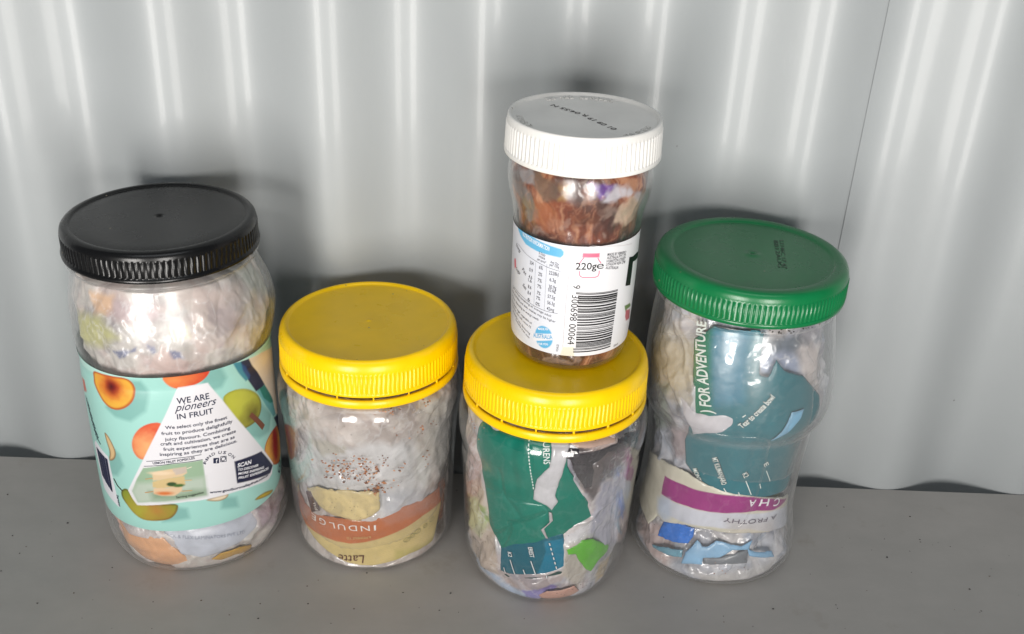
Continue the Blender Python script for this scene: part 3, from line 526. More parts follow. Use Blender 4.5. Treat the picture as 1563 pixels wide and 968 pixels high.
def piece(j, name, poly, col, label, cat, off=-1.5, amp=1.0, size=16, seed=0, res=.6, mat=None, jag=.3, art=None, txt=None, tilt=None, group='scraps and wrappers seen inside the jars', loc=None, thick=.00025):
    """one wrapper or scrap lying against the inside of the jar wall"""
    RECESS.setdefault(j, []).append(poly)
    disp = lambda s, z: -amp*(1.3-crumple(s, z, size, seed)) + (tilt(s, z) if tilt else 0) - .7*np.exp(np.clip(sdist(poly, np.asarray(s, float), np.asarray(z, float)), -50, 0)/.7)
    x, y, f = patch(poly, res, jag, seed); sf = Surf(j, off, disp); A = Art(x, y, col); A.noise(7, .07, seed+2)
    if art: art(A)
    A.c *= (.86+.24*crumple(x, y, max(5, size*.45), seed+30))[..., None]; A.mix(np.clip(1-np.abs(fbm(x/9+3, y/9, seed+4)-.5)*30, 0, 1)*.05, (236, 238, 238))  # crumple tone paints fold highlights into the colour; faint pale lines whiten creases
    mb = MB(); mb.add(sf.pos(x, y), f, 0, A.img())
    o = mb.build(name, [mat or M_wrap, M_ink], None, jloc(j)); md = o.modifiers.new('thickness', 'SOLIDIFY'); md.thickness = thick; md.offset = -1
    tagm(o, label, cat, group)
    if txt:
        tm = MB(); txt(tm, sf); tm.build('print', [M_ink], o)
    return o

# black-lidded jar
filling('black', 'crumpled_film', 150, (206, 200, 194), [
    ([(-28.9,146.6),(-13.6,148.1),(-15.3,140.4),(-25.4,139.0)], (238, 196, 158), 3), ([(-15.0,146.2),(6.6,146.8),(8.7,139.5),(-8.1,137.3),(-16.4,139.4)], (206, 184, 186), 4),
    ([(-46.3,133.3),(-21.2,138.3),(-13.3,130.3),(-23.4,123.7),(-47.1,116.7)], (196, 194, 128), 5), ([(11.4,136.0),(18.2,135.1),(18.8,130.5),(11.1,130.6)], (212, 216, 150), 3, .6),
    ([(-16.3,123.2),(-5.0,126.7),(-4.2,124.8),(-13.5,120.2)], (112, 120, 156), 1.2), ([(0.5,128.1),(3.1,127.2),(4.2,124.7),(2.5,124.7)], (112, 120, 156), 1), ([(9.8,125.9),(14.9,125.3),(16.5,121.0),(11.4,121.2)], (112, 120, 156), 1.5),
    ([(53.2,152.2),(81.0,145.3),(79.6,129.0),(59.6,138.4)], (176, 184, 176), 5), ([(15.3,152.3),(54.1,144.4),(49.3,138.9),(13.3,144.0)], (226, 208, 200), 5, .7),
    ([(-53.1,26.0),(-35.1,36.9),(-27.7,31.9),(-31.1,11.1),(-35.3,8.2),(-46.8,16.1)], (216, 168, 150), 4), ([(43.1,29.2),(78.8,17.0),(68.7,12.2),(59.3,6.5),(43.3,18.0)], (176, 158, 172), 5, .8)],
    21, 'crumpled clear plastic film filling the black-lidded jar', size=24, depth=4.0, pal=[((240, 232, 224), .7, 14), ((176, 164, 166), .6, 8), ((214, 178, 170), .4, 11)])
def t_flex(tm, sf): text(tm, sf, 'PACK & FLEX LAMINATORS PVT LTD', [(-3.9,25.3),(34.9,18.6)], 1.9, 0, lin((150, 156, 172)), e=.3)
piece('black', 'silver_wrapper', [(-4.8,33.8),(16.2,35.6),(33.1,33.5),(41.8,30.8),(44.6,21.6),(43.2,17.3),(34.5,13.2),(21.7,11.1),(12.1,9.5),(2.1,13.8),(-0.8,22.7),(-4.2,27.4)], (206, 210, 222), 'silvery white film wrapper at the bottom of the black-lidded jar', 'wrapper', amp=1.7, size=22, seed=31, mat=M_film, txt=t_flex)
piece('black', 'orange_tissue', [(-35.8,28.4),(-24.0,22.3),(-6.4,24.7),(0.2,17.1),(7.2,8.2),(-11.3,-3.0),(-19.9,2.8),(-30.0,6.3),(-36.3,15.5)], (236, 178, 132), 'peach orange scrap at the bottom left of the black-lidded jar', 'scrap', off=-2.0, amp=1.6, size=18, seed=33, mat=M_film)
piece('black', 'yellow_scrap', [(16.8,7.3),(21.7,11.3),(31.8,11.4),(39.5,7.7),(45.2,-2.9),(30.2,4.8),(22.2,3.6)], (222, 172, 70), 'narrow golden yellow scrap along the base of the black-lidded jar', 'scrap', amp=.8, seed=34, res=.5, off=-1.2)

# plain yellow-lidded jar
filling('y2', 'crumpled_film', 112, (196, 184, 178), [
    ([(-53.6,54.0),(-20.1,71.0),(5.8,79.0),(24.8,74.8),(41.4,57.5),(36.0,42.8),(12.7,32.4),(-2.9,47.3),(-34.3,29.1),(-53.8,30.3)], (222, 221, 222), 5), ([(-51.0,75.1),(-30.4,89.9),(-20.3,87.8),(-23.2,81.3),(-39.2,73.1)], (208, 196, 184), 4),
    ([(-29.0,71.7),(-16.1,76.0),(-6.2,76.0),(-7.5,71.1),(-20.7,66.2)], (200, 194, 180), 2), ([(9.0,49.5),(30.5,43.2),(46.7,36.6),(43.1,29.2),(12.7,31.1)], (198, 198, 204), 4),
    ([(43.3,56.5),(65.2,52.1),(55.4,4.5),(45.3,2.5),(47.4,26.4)], (74, 60, 40), 4), ([(47.4,41.0),(56.8,35.5),(55.4,11.0),(45.5,16.5)], (150, 88, 46), 2),
    ([(30.1,97.5),(64.6,81.3),(65.0,55.7),(46.0,46.6),(32.3,65.8)], (196, 194, 186), 6), ([(-53.3,51.0),(-53.7,46.9),(-53.8,38.5),(-53.6,45.0)], (176, 150, 92), 3)],
    51, 'crumpled white film filling the jar whose yellow lid carries nothing', size=24, depth=4.0, off=-.65, pal=[((238, 230, 224), .6, 12), ((164, 150, 144), .6, 7)])
def a_coffee(A):
    A.c[:] = lin((238, 214, 148)); band = [(-44.3,43.9),(-38.9,33.6),(-30.2,31.2),(-17.3,32.5),(-2.2,32.0),(11.9,35.3),(21.7,41.3),(32.9,41.1),(46.5,41.1),(60.6,23.1),(47.5,27.0),(33.2,27.5),(21.7,24.5),(11.7,22.0),(2.2,19.6),(-6.6,17.7),(-16.6,17.1),(-24.5,16.9),(-35.4,16.4),(-54.1,15.4)]
    for k in range(60):
        t = (A.x*.55+A.y*1.0)
    A.c *= (1-.10*(np.sin((A.x*.8+A.y)*4.2) > .2))[..., None]
    A.poly([(16.5,12.6),(33.5,8.8),(40.9,9.2),(45.0,14.4),(54.3,4.4),(37.1,2.4),(15.0,1.7)], (212, 196, 124), 3)
    A.poly(band, (218, 122, 64), .35); A.poly([(10.0,32.7),(21.7,38.5),(36.2,39.3),(43.5,30.3),(27.2,30.5),(11.8,29.0)], (206, 138, 110), 3, .8); A.poly([(-44.2,33.6),(-33.3,32.4),(-31.7,25.7),(-41.5,20.1)], (186, 112, 84), 3, .7)
def t_coffee(tm, sf):
    W_ = lin((250, 246, 240))
    text(tm, sf, 'INDULGE', [(6.5,29.4),(-31.7,26.0)], 3.2, 0, W_, bold=.005, e=.3) if False else None
    for ch, p in (('I', [(6.5,30.1),(5.5,30.1)]), ('N', [(3.2,30.0),(-1.3,29.6)]), ('D', [(-3.2,29.5),(-7.6,29.3)]), ('U', [(-9.5,29.0),(-13.6,28.6)]), ('L', [(-15.6,28.4),(-18.6,27.9)]), ('G', [(-20.8,28.0),(-25.1,27.9)]), ('E', [(-27.7,27.6),(-31.3,27.7)])):
        text(tm, sf, ch, p, 3.6, 0, W_, bold=.0, e=.3)
    text(tm, sf, 'A MOMENT TO', [(3.9,23.3),(-9.0,21.6)], 1.5, 0, lin((214, 190, 120)), e=.3)
    text(tm, sf, 'Latte', [(-0.0,11.3),(-14.8,9.1)], 5.6, 0, lin((96, 50, 34)), shear=.3, e=.3)
    g = lin((120, 124, 70))
    for k in range(5):
        cx, cy = [(22.8,17.0),(26.1,18.3),(29.5,19.4),(34.6,20.3),(39.6,21.5)][k]
        stroke(tm, sf, [(cx+1.9*math.cos(t)*(1-.3*(k % 2)), cy+1.2*math.sin(t)) for t in np.linspace(0, 6.28, 14)], .22, 0, g, e=.3, step=.5)
        stroke(tm, sf, [(cx-1.5, cy-1), (cx+1.5, cy+1)], .2, 0, g, e=.3, step=.5)
piece('y2', 'drink_sachet', [(-53.7,30.5),(-40.1,28.6),(-27.2,28.9),(-9.2,32.1),(4.6,32.7),(18.5,36.9),(32.0,37.4),(48.0,36.3),(50.1,25.1),(45.0,12.5),(42.5,5.0),(25.2,6.0),(18.6,4.4),(3.8,1.7),(-9.1,2.6),(-21.1,7.2),(-32.3,11.5),(-42.4,16.1),(-54.7,18.5)], (206, 196, 120), 'orange and yellow drink sachet lying upside down in the jar', 'sachet', amp=.9, size=22, seed=52, res=.45, art=a_coffee, txt=t_coffee, thick=.0004, off=-1.6)
piece('y2', 'yellow_scrap', [(-34.1,40.9),(-25.0,46.9),(-8.1,50.3),(8.8,50.4),(9.1,39.2),(4.7,35.4),(-3.1,32.2),(-11.1,33.1),(-20.0,33.7),(-27.6,36.2)], (236, 214, 158), 'pale yellow crumpled scrap above the orange band of the sachet', 'scrap', amp=.9, size=9, seed=53, off=-1.0, jag=.8)
piece('y2', 'brown_tag', [(-33.7,40.0),(-29.5,41.8),(-25.1,37.5),(-23.6,32.9),(-30.4,28.7),(-31.9,33.9)], (84, 56, 54), 'small dark brown tag at the left edge of the pale yellow scrap', 'tag', amp=.2, seed=54, off=-.95, res=.5, txt=lambda tm, sf: text(tm, sf, 'THE', [(-27.6,36.9),(-25.9,32.3)], 1.8, 0, lin((220, 210, 200)), e=.3))
def crumbs(j, name, spots, label, off=-1.0):
    mb = MB(); r = random.Random(5)
    for P, n, sp, cols, s0, s1 in spots:
        for _ in range(n):
            s = P[0]+r.gauss(0, sp[0]); z = P[1]+r.gauss(0, sp[1]); z = max(3, z); sz = r.uniform(s0, s1); c0 = pos(j, s, z, off).reshape(3)
            q = []; k = r.random()*6
            for a, b_ in ((0, 1), (0, -1)): q.append((0, 0, b_*sz*.6))
            for i in range(5): t = k+i*1.256; q.append((math.cos(t)*sz*r.uniform(.5, 1), math.sin(t)*sz*.5, r.uniform(-.4, .4)*sz))
            f = [(0, 2+i, 2+(i+1) % 5) for i in range(5)]+[(1, 2+(i+1) % 5, 2+i) for i in range(5)]
            mb.add(c0+np.array(q)/1000, f, 0, lin(r.choice(cols)))
    o = mb.build(name, [M_choc], None, jloc(j), smooth=False); tagm(o, label, 'crumbs', 'crumbs and grit', 'stuff')
BR = [(196, 132, 86), (180, 112, 66), (150, 90, 52), (214, 158, 116), (120, 74, 46)]; DKC = [(30, 26, 24), (60, 45, 35)]
crumbs('y2', 'coffee_crumbs', [([(-3.6,62.7)][0], 90, (9, 5), BR, .25, 1.1), ([(-9.4,60.7)][0], 24, (4, 2.2), BR, .4, 1.3), ([(4.0,61.9)][0], 24, (3, 3.4), BR, .4, 1.3), ([(8.8,52.9)][0], 22, (3.6, 1.8), BR, .5, 1.6), ([(14.2,94.9)][0], 18, (3.2, .8), BR, .4, 1.0),
    ([(17.3,63.4)][0], 8, (3, 1), BR, .4, .9), ([(10.8,68.8)][0], 8, (1, 1), BR, .4, .9), ([(27.3,83.0)][0], 12, (6, 3), BR, .4, .9), ([(32.6,93.9)][0], 7, (1, 1), BR, .4, .9), ([(32.6,62.1)][0], 7, (1.2, 2), BR, .4, .8),
    ([(0.5,74.7)][0], 40, (24, 22), DKC, .15, .4), ([(-10.6,39.4)][0], 24, (9, 5), DKC, .15, .35)], 'brown coffee crumbs scattered inside the jar with the sachet')

# yellow-lidded jar with the teal wrapper
filling('y3', 'crumpled_film', 112, (190, 190, 198), [
    ([(-62.5,85.8),(-42.7,83.4),(-35.6,55.7),(-26.5,27.5),(-27.0,10.9),(-47.2,5.4),(-62.2,30.0)], (206, 188, 172), 2.5), ([(-56.4,74.6),(-44.3,85.8),(-39.1,64.4),(-54.1,50.8)], (190, 160, 156), 3),
    ([(-62.1,41.4),(-44.4,46.4),(-35.6,37.3),(-41.2,26.1),(-55.4,27.4)], (192, 200, 150), 2.5, .7), ([(-41.1,48.6),(-35.6,48.4),(-33.2,38.8),(-38.2,37.5)], (130, 176, 60), 2, .7),
    ([(5.7,94.5),(37.2,86.3),(57.8,94.1),(44.3,67.9),(24.5,70.6),(20.0,61.8),(8.3,82.5)], (64, 52, 56), 2), ([(24.5,70.6),(58.1,66.8),(56.5,46.1),(56.6,26.6),(36.5,24.3),(20.6,43.2),(21.9,61.1)], (186, 186, 204), 3),
    ([(-56.0,11.4),(-27.5,8.3),(-1.4,5.8),(-10.6,-3.0),(-29.2,3.2),(-50.9,8.1)], (176, 196, 222), 2.5), ([(-11.9,7.5),(3.1,13.6),(6.9,9.8),(-7.7,-2.6)], (134, 122, 190), 1.5), ([(7.6,38.7),(19.1,40.0),(23.9,17.0),(18.0,8.1),(7.5,19.6)], (196, 186, 172), 2.5),
    ([(32.4,18.8),(54.6,16.1),(43.9,6.6),(33.2,4.1)], (206, 182, 134), 3), ([(29.9,95.1),(55.7,93.7),(59.3,88.4),(38.1,82.5)], (58, 56, 64), 2)],
    71, 'crumpled clear and white film packed around the teal wrapper', size=24, depth=4.0, off=-.65, pal=[((232, 228, 230), .6, 12), ((132, 128, 140), .6, 8), ((206, 176, 160), .4, 10)])
TL = (0, 128, 108)
def a_teal(A): A.poly([(-48.1,69.5),(-31.4,66.1),(-36.1,37.8),(-48.8,43.8)], (40, 120, 96), 4, .5)
def t_teal(tm, sf):
    W_ = lin((230, 240, 236)); a, b_ = [(-12.6,95.9),(-9.0,69.2)]
    for k in range(15):
        t0 = k/15; t1 = t0+.04; stroke(tm, sf, [tuple(np.array(a)*(1-t)+np.array(b_)*t) for t in (t0, t1)], .45, 0, W_, e=.3, step=.6)
    text(tm, sf, 'URENS', [(-6.0,95.6),(-4.9,85.8)], 3.0, 0, W_, bold=.01, e=.3)
piece('y3', 'teal_wrapper', [(-40.4,97.1),(-32.2,93.7),(-5.4,99.1),(3.5,96.1),(5.8,83.8),(17.2,63.8),(22.0,52.2),(9.6,47.2),(2.7,40.3),(-9.1,39.9),(-25.3,29.1),(-33.7,39.3),(-38.2,62.0),(-43.7,78.0),(-41.1,91.5)], TL, 'large torn teal wrapper in the jar below the small white-lidded jar', 'wrapper', off=-2.2, amp=.7, size=26, seed=72, res=.5, tilt=creases(([(-27.2,74.8),(-25.0,65.9),(-23.9,59.9)], 1., .5), ([(-19.5,91.3),(-19.5,80.0),(-17.8,67.5)], 2.5, .7), ([(-12.3,95.4),(-9.9,83.2),(-8.8,67.3)], .7, .35), ([(4.9,65.3),(7.9,56.6),(11.8,51.0)], 2, .5)), art=a_teal, txt=t_teal, thick=.0004)
piece('y3', 'folded_wrapper', [(-37.2,63.6),(-25.5,64.2),(-12.9,65.3),(-4.3,62.8),(-1.0,58.8),(-2.1,51.4),(-0.4,43.3),(-6.1,39.5),(-16.6,35.1),(-24.1,29.5),(-30.1,37.9),(-33.4,47.0)], (0, 132, 112), 'lower teal flap folded over the torn teal wrapper', 'wrapper', off=-1.4, amp=1.0, size=20, seed=76, res=.45, thick=.0006, jag=.1,
      tilt=creases(([(-35.6,61.6),(-25.5,62.8),(-16.6,62.9),(-6.4,63.4)], 1.2, 1.), ([(-20.7,47.5),(-11.1,52.8),(-3.4,57.9)], .8, .9), ([(-20.7,47.5),(-19.8,44.5),(-21.4,38.7),(-24.1,33.0)], .9, 1.0), ([(-32.2,36.5),(-26.0,39.7),(-20.6,44.8)], .7, .8), ([(-22.1,60.5),(-17.7,56.7),(-14.5,52.2)], 1.2, .5)))
def a_blue(A): A.poly([(-2.5,41.1),(7.7,43.2),(9.7,24.5),(5.7,22.0),(-4.9,20.0),(-2.4,29.4),(-1.3,35.4)], (12, 128, 160), .6)
def t_blue(tm, sf):
    W_ = lin((235, 242, 244)); K_ = lin((16, 30, 40))
    def st(p, w_): stroke(tm, sf, p, w_+.45, 0, K_, e=.3); stroke(tm, sf, p, w_, 0, W_, e=.4)
    for p in ([(-22.6,19.6),(-21.7,16.1)], [(-19.0,26.1),(-16.3,17.8)], [(-11.9,22.5),(-10.8,19.3)], [(-8.3,28.8),(-5.5,20.6)], [(-0.5,22.0),(0.4,17.8)]): st(p, .42)
    for k in range(6):
        t = k/5; p = [(0.1,40.6),(4.2,26.6)]; a = np.array(p[0])*(1-t)+np.array(p[1])*t; d = (np.array(p[1])-np.array(p[0]))/9; st([tuple(a), tuple(a+d)], .5)
    for t, p in (('K2', [(-20.5,30.4),(-19.9,27.7)]), ('EREST', [(-10.1,36.7),(-8.7,30.9)])):
        text(tm, sf, t, p, 2.3, 0, K_, bold=.06, e=.3); text(tm, sf, t, p, 2.2, 0, W_, bold=.012, e=.4)
piece('y3', 'blue_sachet', [(-25.5,30.8),(-15.3,38.2),(-1.5,44.1),(6.4,46.3),(8.6,35.1),(9.0,25.4),(4.4,22.8),(-1.4,20.8),(-10.9,18.6),(-20.0,15.9),(-25.4,15.5),(-25.8,23.1)], (8, 104, 124), 'blue printed sachet end with white scale marks below the teal flap', 'sachet', off=-2.1, amp=.35, size=26, seed=73, res=.4, art=a_blue, txt=t_blue, thick=.0005, jag=.1)
piece('y3', 'dark_strip', [(-23.8,13.6),(-10.9,18.2),(-1.4,20.4),(5.6,23.9),(9.3,23.2),(9.0,19.8),(-1.2,17.0),(-13.4,14.4),(-21.0,12.3)], (44, 78, 74), 'dark green edge strip underneath the blue sachet', 'strip', off=-2.5, amp=.6, seed=77, res=.5)
piece('y3', 'silver_strip', [(-2.5,96.2),(6.2,95.9),(5.0,91.2),(3.9,83.5),(2.3,75.3),(1.2,67.8),(2.5,64.6),(0.0,59.4),(-2.4,62.1),(-8.7,64.8),(-8.9,68.8),(-7.5,76.7),(-2.5,84.6),(-1.9,92.2)], (206, 204, 208), 'long silvery film strip hanging in front of the teal wrapper', 'strip', off=-1.2, amp=.7, size=12, seed=74, mat=M_film, res=.5)
piece('y3', 'silver_sliver', [(-1.3,58.9),(0.1,58.6),(1.0,54.1),(-2.9,48.8),(-0.6,43.3),(-1.8,43.5),(-4.4,48.2),(-0.6,52.9)], (196, 190, 192), 'thin silvery sliver showing through the tear in the teal wrapper', 'sliver', off=-.95, amp=.3, seed=75, mat=M_film, res=.35, jag=.15)
piece('y3', 'lime_scrap', [(8.2,36.3),(12.9,38.0),(17.1,39.8),(23.3,38.4),(36.2,28.3),(35.4,24.7),(28.5,22.5),(24.6,17.9),(21.2,20.5),(16.4,27.5),(14.0,32.2),(9.7,32.7)], (104, 206, 8), 'bright lime green scrap near the base of the jar with teal wrapper', 'scrap', off=-1.2, amp=1.0, size=10, seed=78, res=.45)
piece('y3', 'tan_scrap', [(5.7,95.7),(12.8,95.9),(25.7,95.6),(29.5,93.3),(28.1,91.8),(21.0,92.6),(15.0,92.6),(9.4,93.5)], (208, 178, 164), 'speckled pinkish tan scrap just under the loaded yellow lid', 'scrap', off=-1.2, amp=.7, size=10, seed=79, res=.5)
piece('y3', 'pink_scrap', [(-3.8,5.6),(0.5,9.5),(8.7,9.9),(15.6,11.9),(20.0,6.0),(15.8,2.3),(10.9,-2.9),(0.2,-2.3)], (214, 166, 148), 'pale pink scrap flat on the base of the jar with teal wrapper', 'scrap', off=-1.2, amp=.6, size=12, seed=80, res=.5)
piece('y3', 'black_film', [(4.5,92.7),(15.5,91.6),(27.2,92.3),(43.8,90.8),(57.8,86.8),(55.1,81.2),(43.3,80.9),(26.0,85.2),(19.8,81.9),(21.5,73.7),(19.6,67.2),(14.5,68.5),(9.6,75.4),(6.2,81.9),(4.2,87.4)], (52, 44, 50), 'blackish film below the speckled tan scrap', 'film', off=-1.9, amp=1.6, size=9, seed=84, mat=M_film, res=.5)
crumbs('y3', 'dark_grit', [([(-33.0,21.0)][0], 30, (8, 10), DKC, .15, .45), ([(-43.6,51.4)][0], 14, (4, 12), DKC, .15, .4), ([(14.2,44.9)][0], 12, (5, 4), DKC, .2, .5), ([(16.2,11.1)][0], 14, (8, 2), DKC, .2, .5), ([(14.5,94.7)][0], 10, (6, 1), DKC, .15, .4), ([(-39.7,95.1)][0], 8, (3, 4), BR, .3, .7)], 'dark grit specks inside the jar with the teal wrapper')

# green-lidded jar
filling('green', 'crumpled_film', 152, (176, 182, 194), [
    ([(-3.8,107.2),(9.5,118.6),(36.6,103.5),(33.8,86.0),(48.2,47.0),(15.7,52.2)], (84, 138, 150), 3), ([(-16.0,138.2),(2.4,140.3),(9.5,120.0),(-1.3,106.0),(-7.8,111.0)], (108, 150, 168), 4, .8), 
    ([(-70.6,118.1),(-44.7,132.0),(-30.2,128.4),(-26.6,100.9),(-39.0,94.5),(-55.6,95.5)], (206, 200, 190), 4), ([(-67.7,91.0),(-44.2,100.9),(-43.1,79.4),(-69.4,59.9)], (128, 142, 116), 4, .7), ([(-45.7,77.9),(-28.5,84.4),(-28.9,66.5),(-40.6,60.3)], (176, 158, 158), 4),
    ([(-6.8,127.8),(17.5,136.5),(26.8,103.1),(10.4,107.1),(-2.7,108.8)], (150, 160, 184), 5), ([(21.1,133.1),(41.7,126.2),(36.1,106.8),(24.8,103.8)], (206, 196, 192), 4),
    ([(-4.0,137.4),(24.7,136.3),(21.4,129.0),(0.8,129.7)], (96, 106, 116), 4, .8), ([(-3.7,121.3),(1.7,117.5),(5.1,106.1),(-3.6,104.3)], (108, 100, 112), 3, .8),
    ([(-68.2,8.7),(-39.9,22.6),(-21.9,12.2),(-31.1,2.8),(-47.2,4.5)], (216, 192, 186), 4), ([(-73.9,16.0),(-41.1,32.2),(-38.0,23.8),(-59.6,12.2)], (150, 146, 146), 3), ([(-21.4,8.9),(45.0,7.7),(26.8,4.5),(-0.2,-2.9)], (196, 192, 190), 4), ([(17.2,60.5),(39.2,50.0),(40.7,38.7),(18.2,49.9)], (120, 160, 70), 2)],
    91, 'crumpled clear film filling the tall green-lidded jar', size=24, depth=6, off=-.8, pal=[((232, 230, 234), .6, 14), ((140, 140, 156), .6, 8), ((206, 190, 176), .4, 10)])
def a_adv(A):
    A.poly([(-32.1,131.0),(-22.7,139.7),(-17.8,99.1),(-27.0,93.6)], (16, 132, 96), 3); A.poly([(-22.4,138.5),(-4.9,142.8),(-5.2,108.0),(-18.1,103.5)], (66, 138, 166), 5, .9)
def t_adv(tm, sf):
    W_ = lin((232, 240, 234)); text(tm, sf, ') FOR ADVENTURE', [(-18.0,99.5),(-26.8,140.6)], 5.4, 0, W_, bold=.022, e=.3)
    text(tm, sf, 'Tear to create bowl', [(-4.6,94.4),(8.4,110.5)], 3.0, 0, lin((20, 36, 40)), bold=.07, e=.25); text(tm, sf, 'Tear to create bowl', [(-4.6,94.4),(8.4,110.5)], 3.0, 0, W_, bold=.02, e=.4)
    for t, p, h in (('MT KILIMANJARO', [(-14.9,72.7),(-7.5,58.3)], 2.9), ('K2', [(1.7,65.6),(3.5,63.1)], 2.9), ('MONT', [(-24.1,63.3),(-20.6,57.1)], 2.8), ('E', [(12.4,70.7),(13.5,68.8)], 2.6)):
        text(tm, sf, t, p, h, 0, lin((20, 36, 40)), bold=.07, e=.25); text(tm, sf, t, p, h*.95, 0, W_, bold=.012, e=.35)
    for p in ([(-6.3,56.6),(-4.6,54.4)], [(4.5,61.5),(9.4,52.9)], [(1.9,54.7),(3.0,52.8)], [(15.0,66.4),(19.3,59.2)], [(13.0,58.9),(14.3,56.0)], [(-5.2,100.5),(-3.9,101.7)]): stroke(tm, sf, p, .45, 0, W_, e=.3)
piece('green', 'blue_wrapper', [(-31.3,131.3),(-22.7,139.7),(-2.2,141.7),(1.0,140.4),(0.7,129.2),(0.8,121.1),(4.9,119.7),(8.3,127.8),(12.7,122.5),(23.0,118.2),(37.0,103.2),(47.1,75.7),(47.6,53.8),(41.5,45.9),(19.0,49.0),(1.9,51.5),(-11.7,53.2),(-29.2,63.7),(-31.1,76.4),(-26.4,93.9)], (40, 120, 132), 'large blue-green wrapper filling the middle of the green-lidded jar', 'wrapper', off=-2.2, amp=1.0, size=24, seed=92, res=.5, art=a_adv, txt=t_adv, thick=.0004)
piece('green', 'white_flap', [(-35.5,103.8),(-29.5,100.4),(-25.0,96.8),(-14.8,100.1),(-6.2,101.7),(-5.6,100.2),(-7.8,96.8),(-9.6,92.5),(-12.4,90.0),(-19.2,87.7),(-26.2,82.2),(-27.0,87.4),(-31.3,94.0)], (224, 220, 226), 'white paper flap lying across the blue-green wrapper', 'scrap', off=-1.5, amp=1.0, size=12, seed=93, res=.5)
def a_chai(A):
    A.poly([(-40.9,50.6),(-27.0,52.6),(-12.4,53.0),(0.6,52.8),(10.7,51.4),(24.2,47.4),(42.7,39.0),(27.3,39.9),(14.9,42.7),(3.9,42.6),(-9.1,42.0),(-23.3,41.3),(-41.6,39.3)], (166, 42, 132), .35)
    A.poly([(-41.5,38.9),(-23.2,40.8),(-9.1,41.8),(4.0,42.4),(27.4,39.4),(48.7,33.1),(49.3,19.0),(11.8,32.9),(-7.7,33.7),(-25.6,31.9),(-40.8,30.9)], (222, 224, 234), .8); A.poly([(-43.7,35.8),(-34.7,40.5),(-31.4,30.6),(-35.1,26.5),(-40.2,28.7)], (206, 218, 236), 3, .8)
    A.poly([(-1.4,39.4),(28.7,34.3),(32.4,22.8),(0.0,30.5)], (208, 196, 186), 6, .5)
def t_chai(tm, sf):
    W_ = lin((244, 238, 244))
    for ch, p in (('C', [(31.7,45.3),(26.0,46.4)]), ('H', [(21.9,48.2),(15.7,49.4)]), ('A', [(13.0,49.7),(9.0,50.1)])): text(tm, sf, ch, p, 4.0, 0, W_, bold=.012, e=.3)
    text(tm, sf, 'A FROTHY', [(30.0,36.3),(-3.0,39.9)], 2.5, 0, lin((108, 100, 112)), bold=.0, e=.3)
piece('green', 'magenta_wrapper', [(-70.4,48.1),(-55.9,54.4),(-38.4,58.6),(-28.2,60.0),(-17.6,57.7),(-7.0,55.0),(0.5,53.5),(10.5,52.1),(25.2,47.6),(49.6,37.7),(54.4,25.2),(45.7,21.5),(29.8,26.4),(12.2,30.0),(1.5,30.5),(-10.2,31.5),(-22.1,30.9),(-35.9,26.0),(-40.6,26.8),(-45.8,18.3),(-59.8,20.0),(-75.7,19.0),(-71.1,40.4)], (232, 226, 206), 'cream wrapper with a magenta band inside the green-lidded jar', 'wrapper', off=-1.6, amp=1.2, size=20, seed=94, res=.45, art=a_chai, txt=t_chai, thick=.0004)
piece('green', 'royal_blue_scrap', [(-35.9,26.1),(-26.8,30.1),(-17.3,30.4),(-17.3,25.7),(-19.4,21.1),(-27.5,19.1),(-37.0,17.6),(-36.9,21.8)], (46, 122, 220), 'royal blue crumpled scrap below the magenta wrapper', 'scrap', off=-1.2, amp=1.6, size=8, seed=95, mat=M_film, res=.45)
piece('green', 'pale_blue_scrap', [(-14.7,25.4),(-11.7,22.7),(-9.0,23.0),(-5.3,26.9),(-1.0,26.6),(3.5,24.8),(8.7,24.1),(14.5,26.2),(12.7,21.9),(16.0,19.8),(27.3,16.9),(29.8,12.0),(12.9,18.2),(11.9,21.7),(3.7,22.2),(-2.2,18.2),(-10.6,16.9),(-10.4,13.0),(-15.8,12.2),(-20.5,10.6),(-19.4,17.2)], (150, 196, 232), 'pale blue torn film beside the royal blue scrap', 'scrap', off=-1.2, amp=.5, size=14, seed=96, res=.45)
piece('green', 'grey_scrap', [(-10.6,16.9),(-2.2,17.9),(12.7,21.9),(12.4,14.0),(2.3,14.2),(-10.1,13.1)], (130, 134, 140), 'flat grey scrap under the pale blue torn film', 'scrap', off=-1.9, amp=.4, seed=97, res=.5)
piece('green', 'teal_scrap', [(-39.3,11.0),(-29.9,15.0),(-21.2,17.3),(-20.9,13.4),(-24.5,12.1),(-29.9,11.1),(-38.0,9.7)], (120, 170, 190), 'glossy teal-blue film edge beneath the royal blue scrap', 'scrap', off=-1.5, amp=.8, size=8, seed=98, res=.45, mat=M_film)
piece('green', 'light_blue_sliver', [(13.7,92.8),(14.9,96.5),(16.7,102.0),(23.5,102.3),(22.5,98.3),(19.5,93.9),(17.2,90.9),(11.1,87.4),(9.9,86.2)], (136, 190, 222), 'light blue curved sliver at the right of the blue-green wrapper', 'sliver', off=-1.4, amp=.2, seed=99, res=.4, jag=.1)
crumbs('green', 'dark_grit', [([(5.2,12.3)][0], 14, (8, 2), DKC+BR, .2, .6), ([(-30.2,16.9)][0], 10, (12, 14), DKC, .15, .35), ([(2.3,143.2)][0], 26, (14, .8), DKC, .3, .9)], 'dark grit specks inside the green-lidded jar')

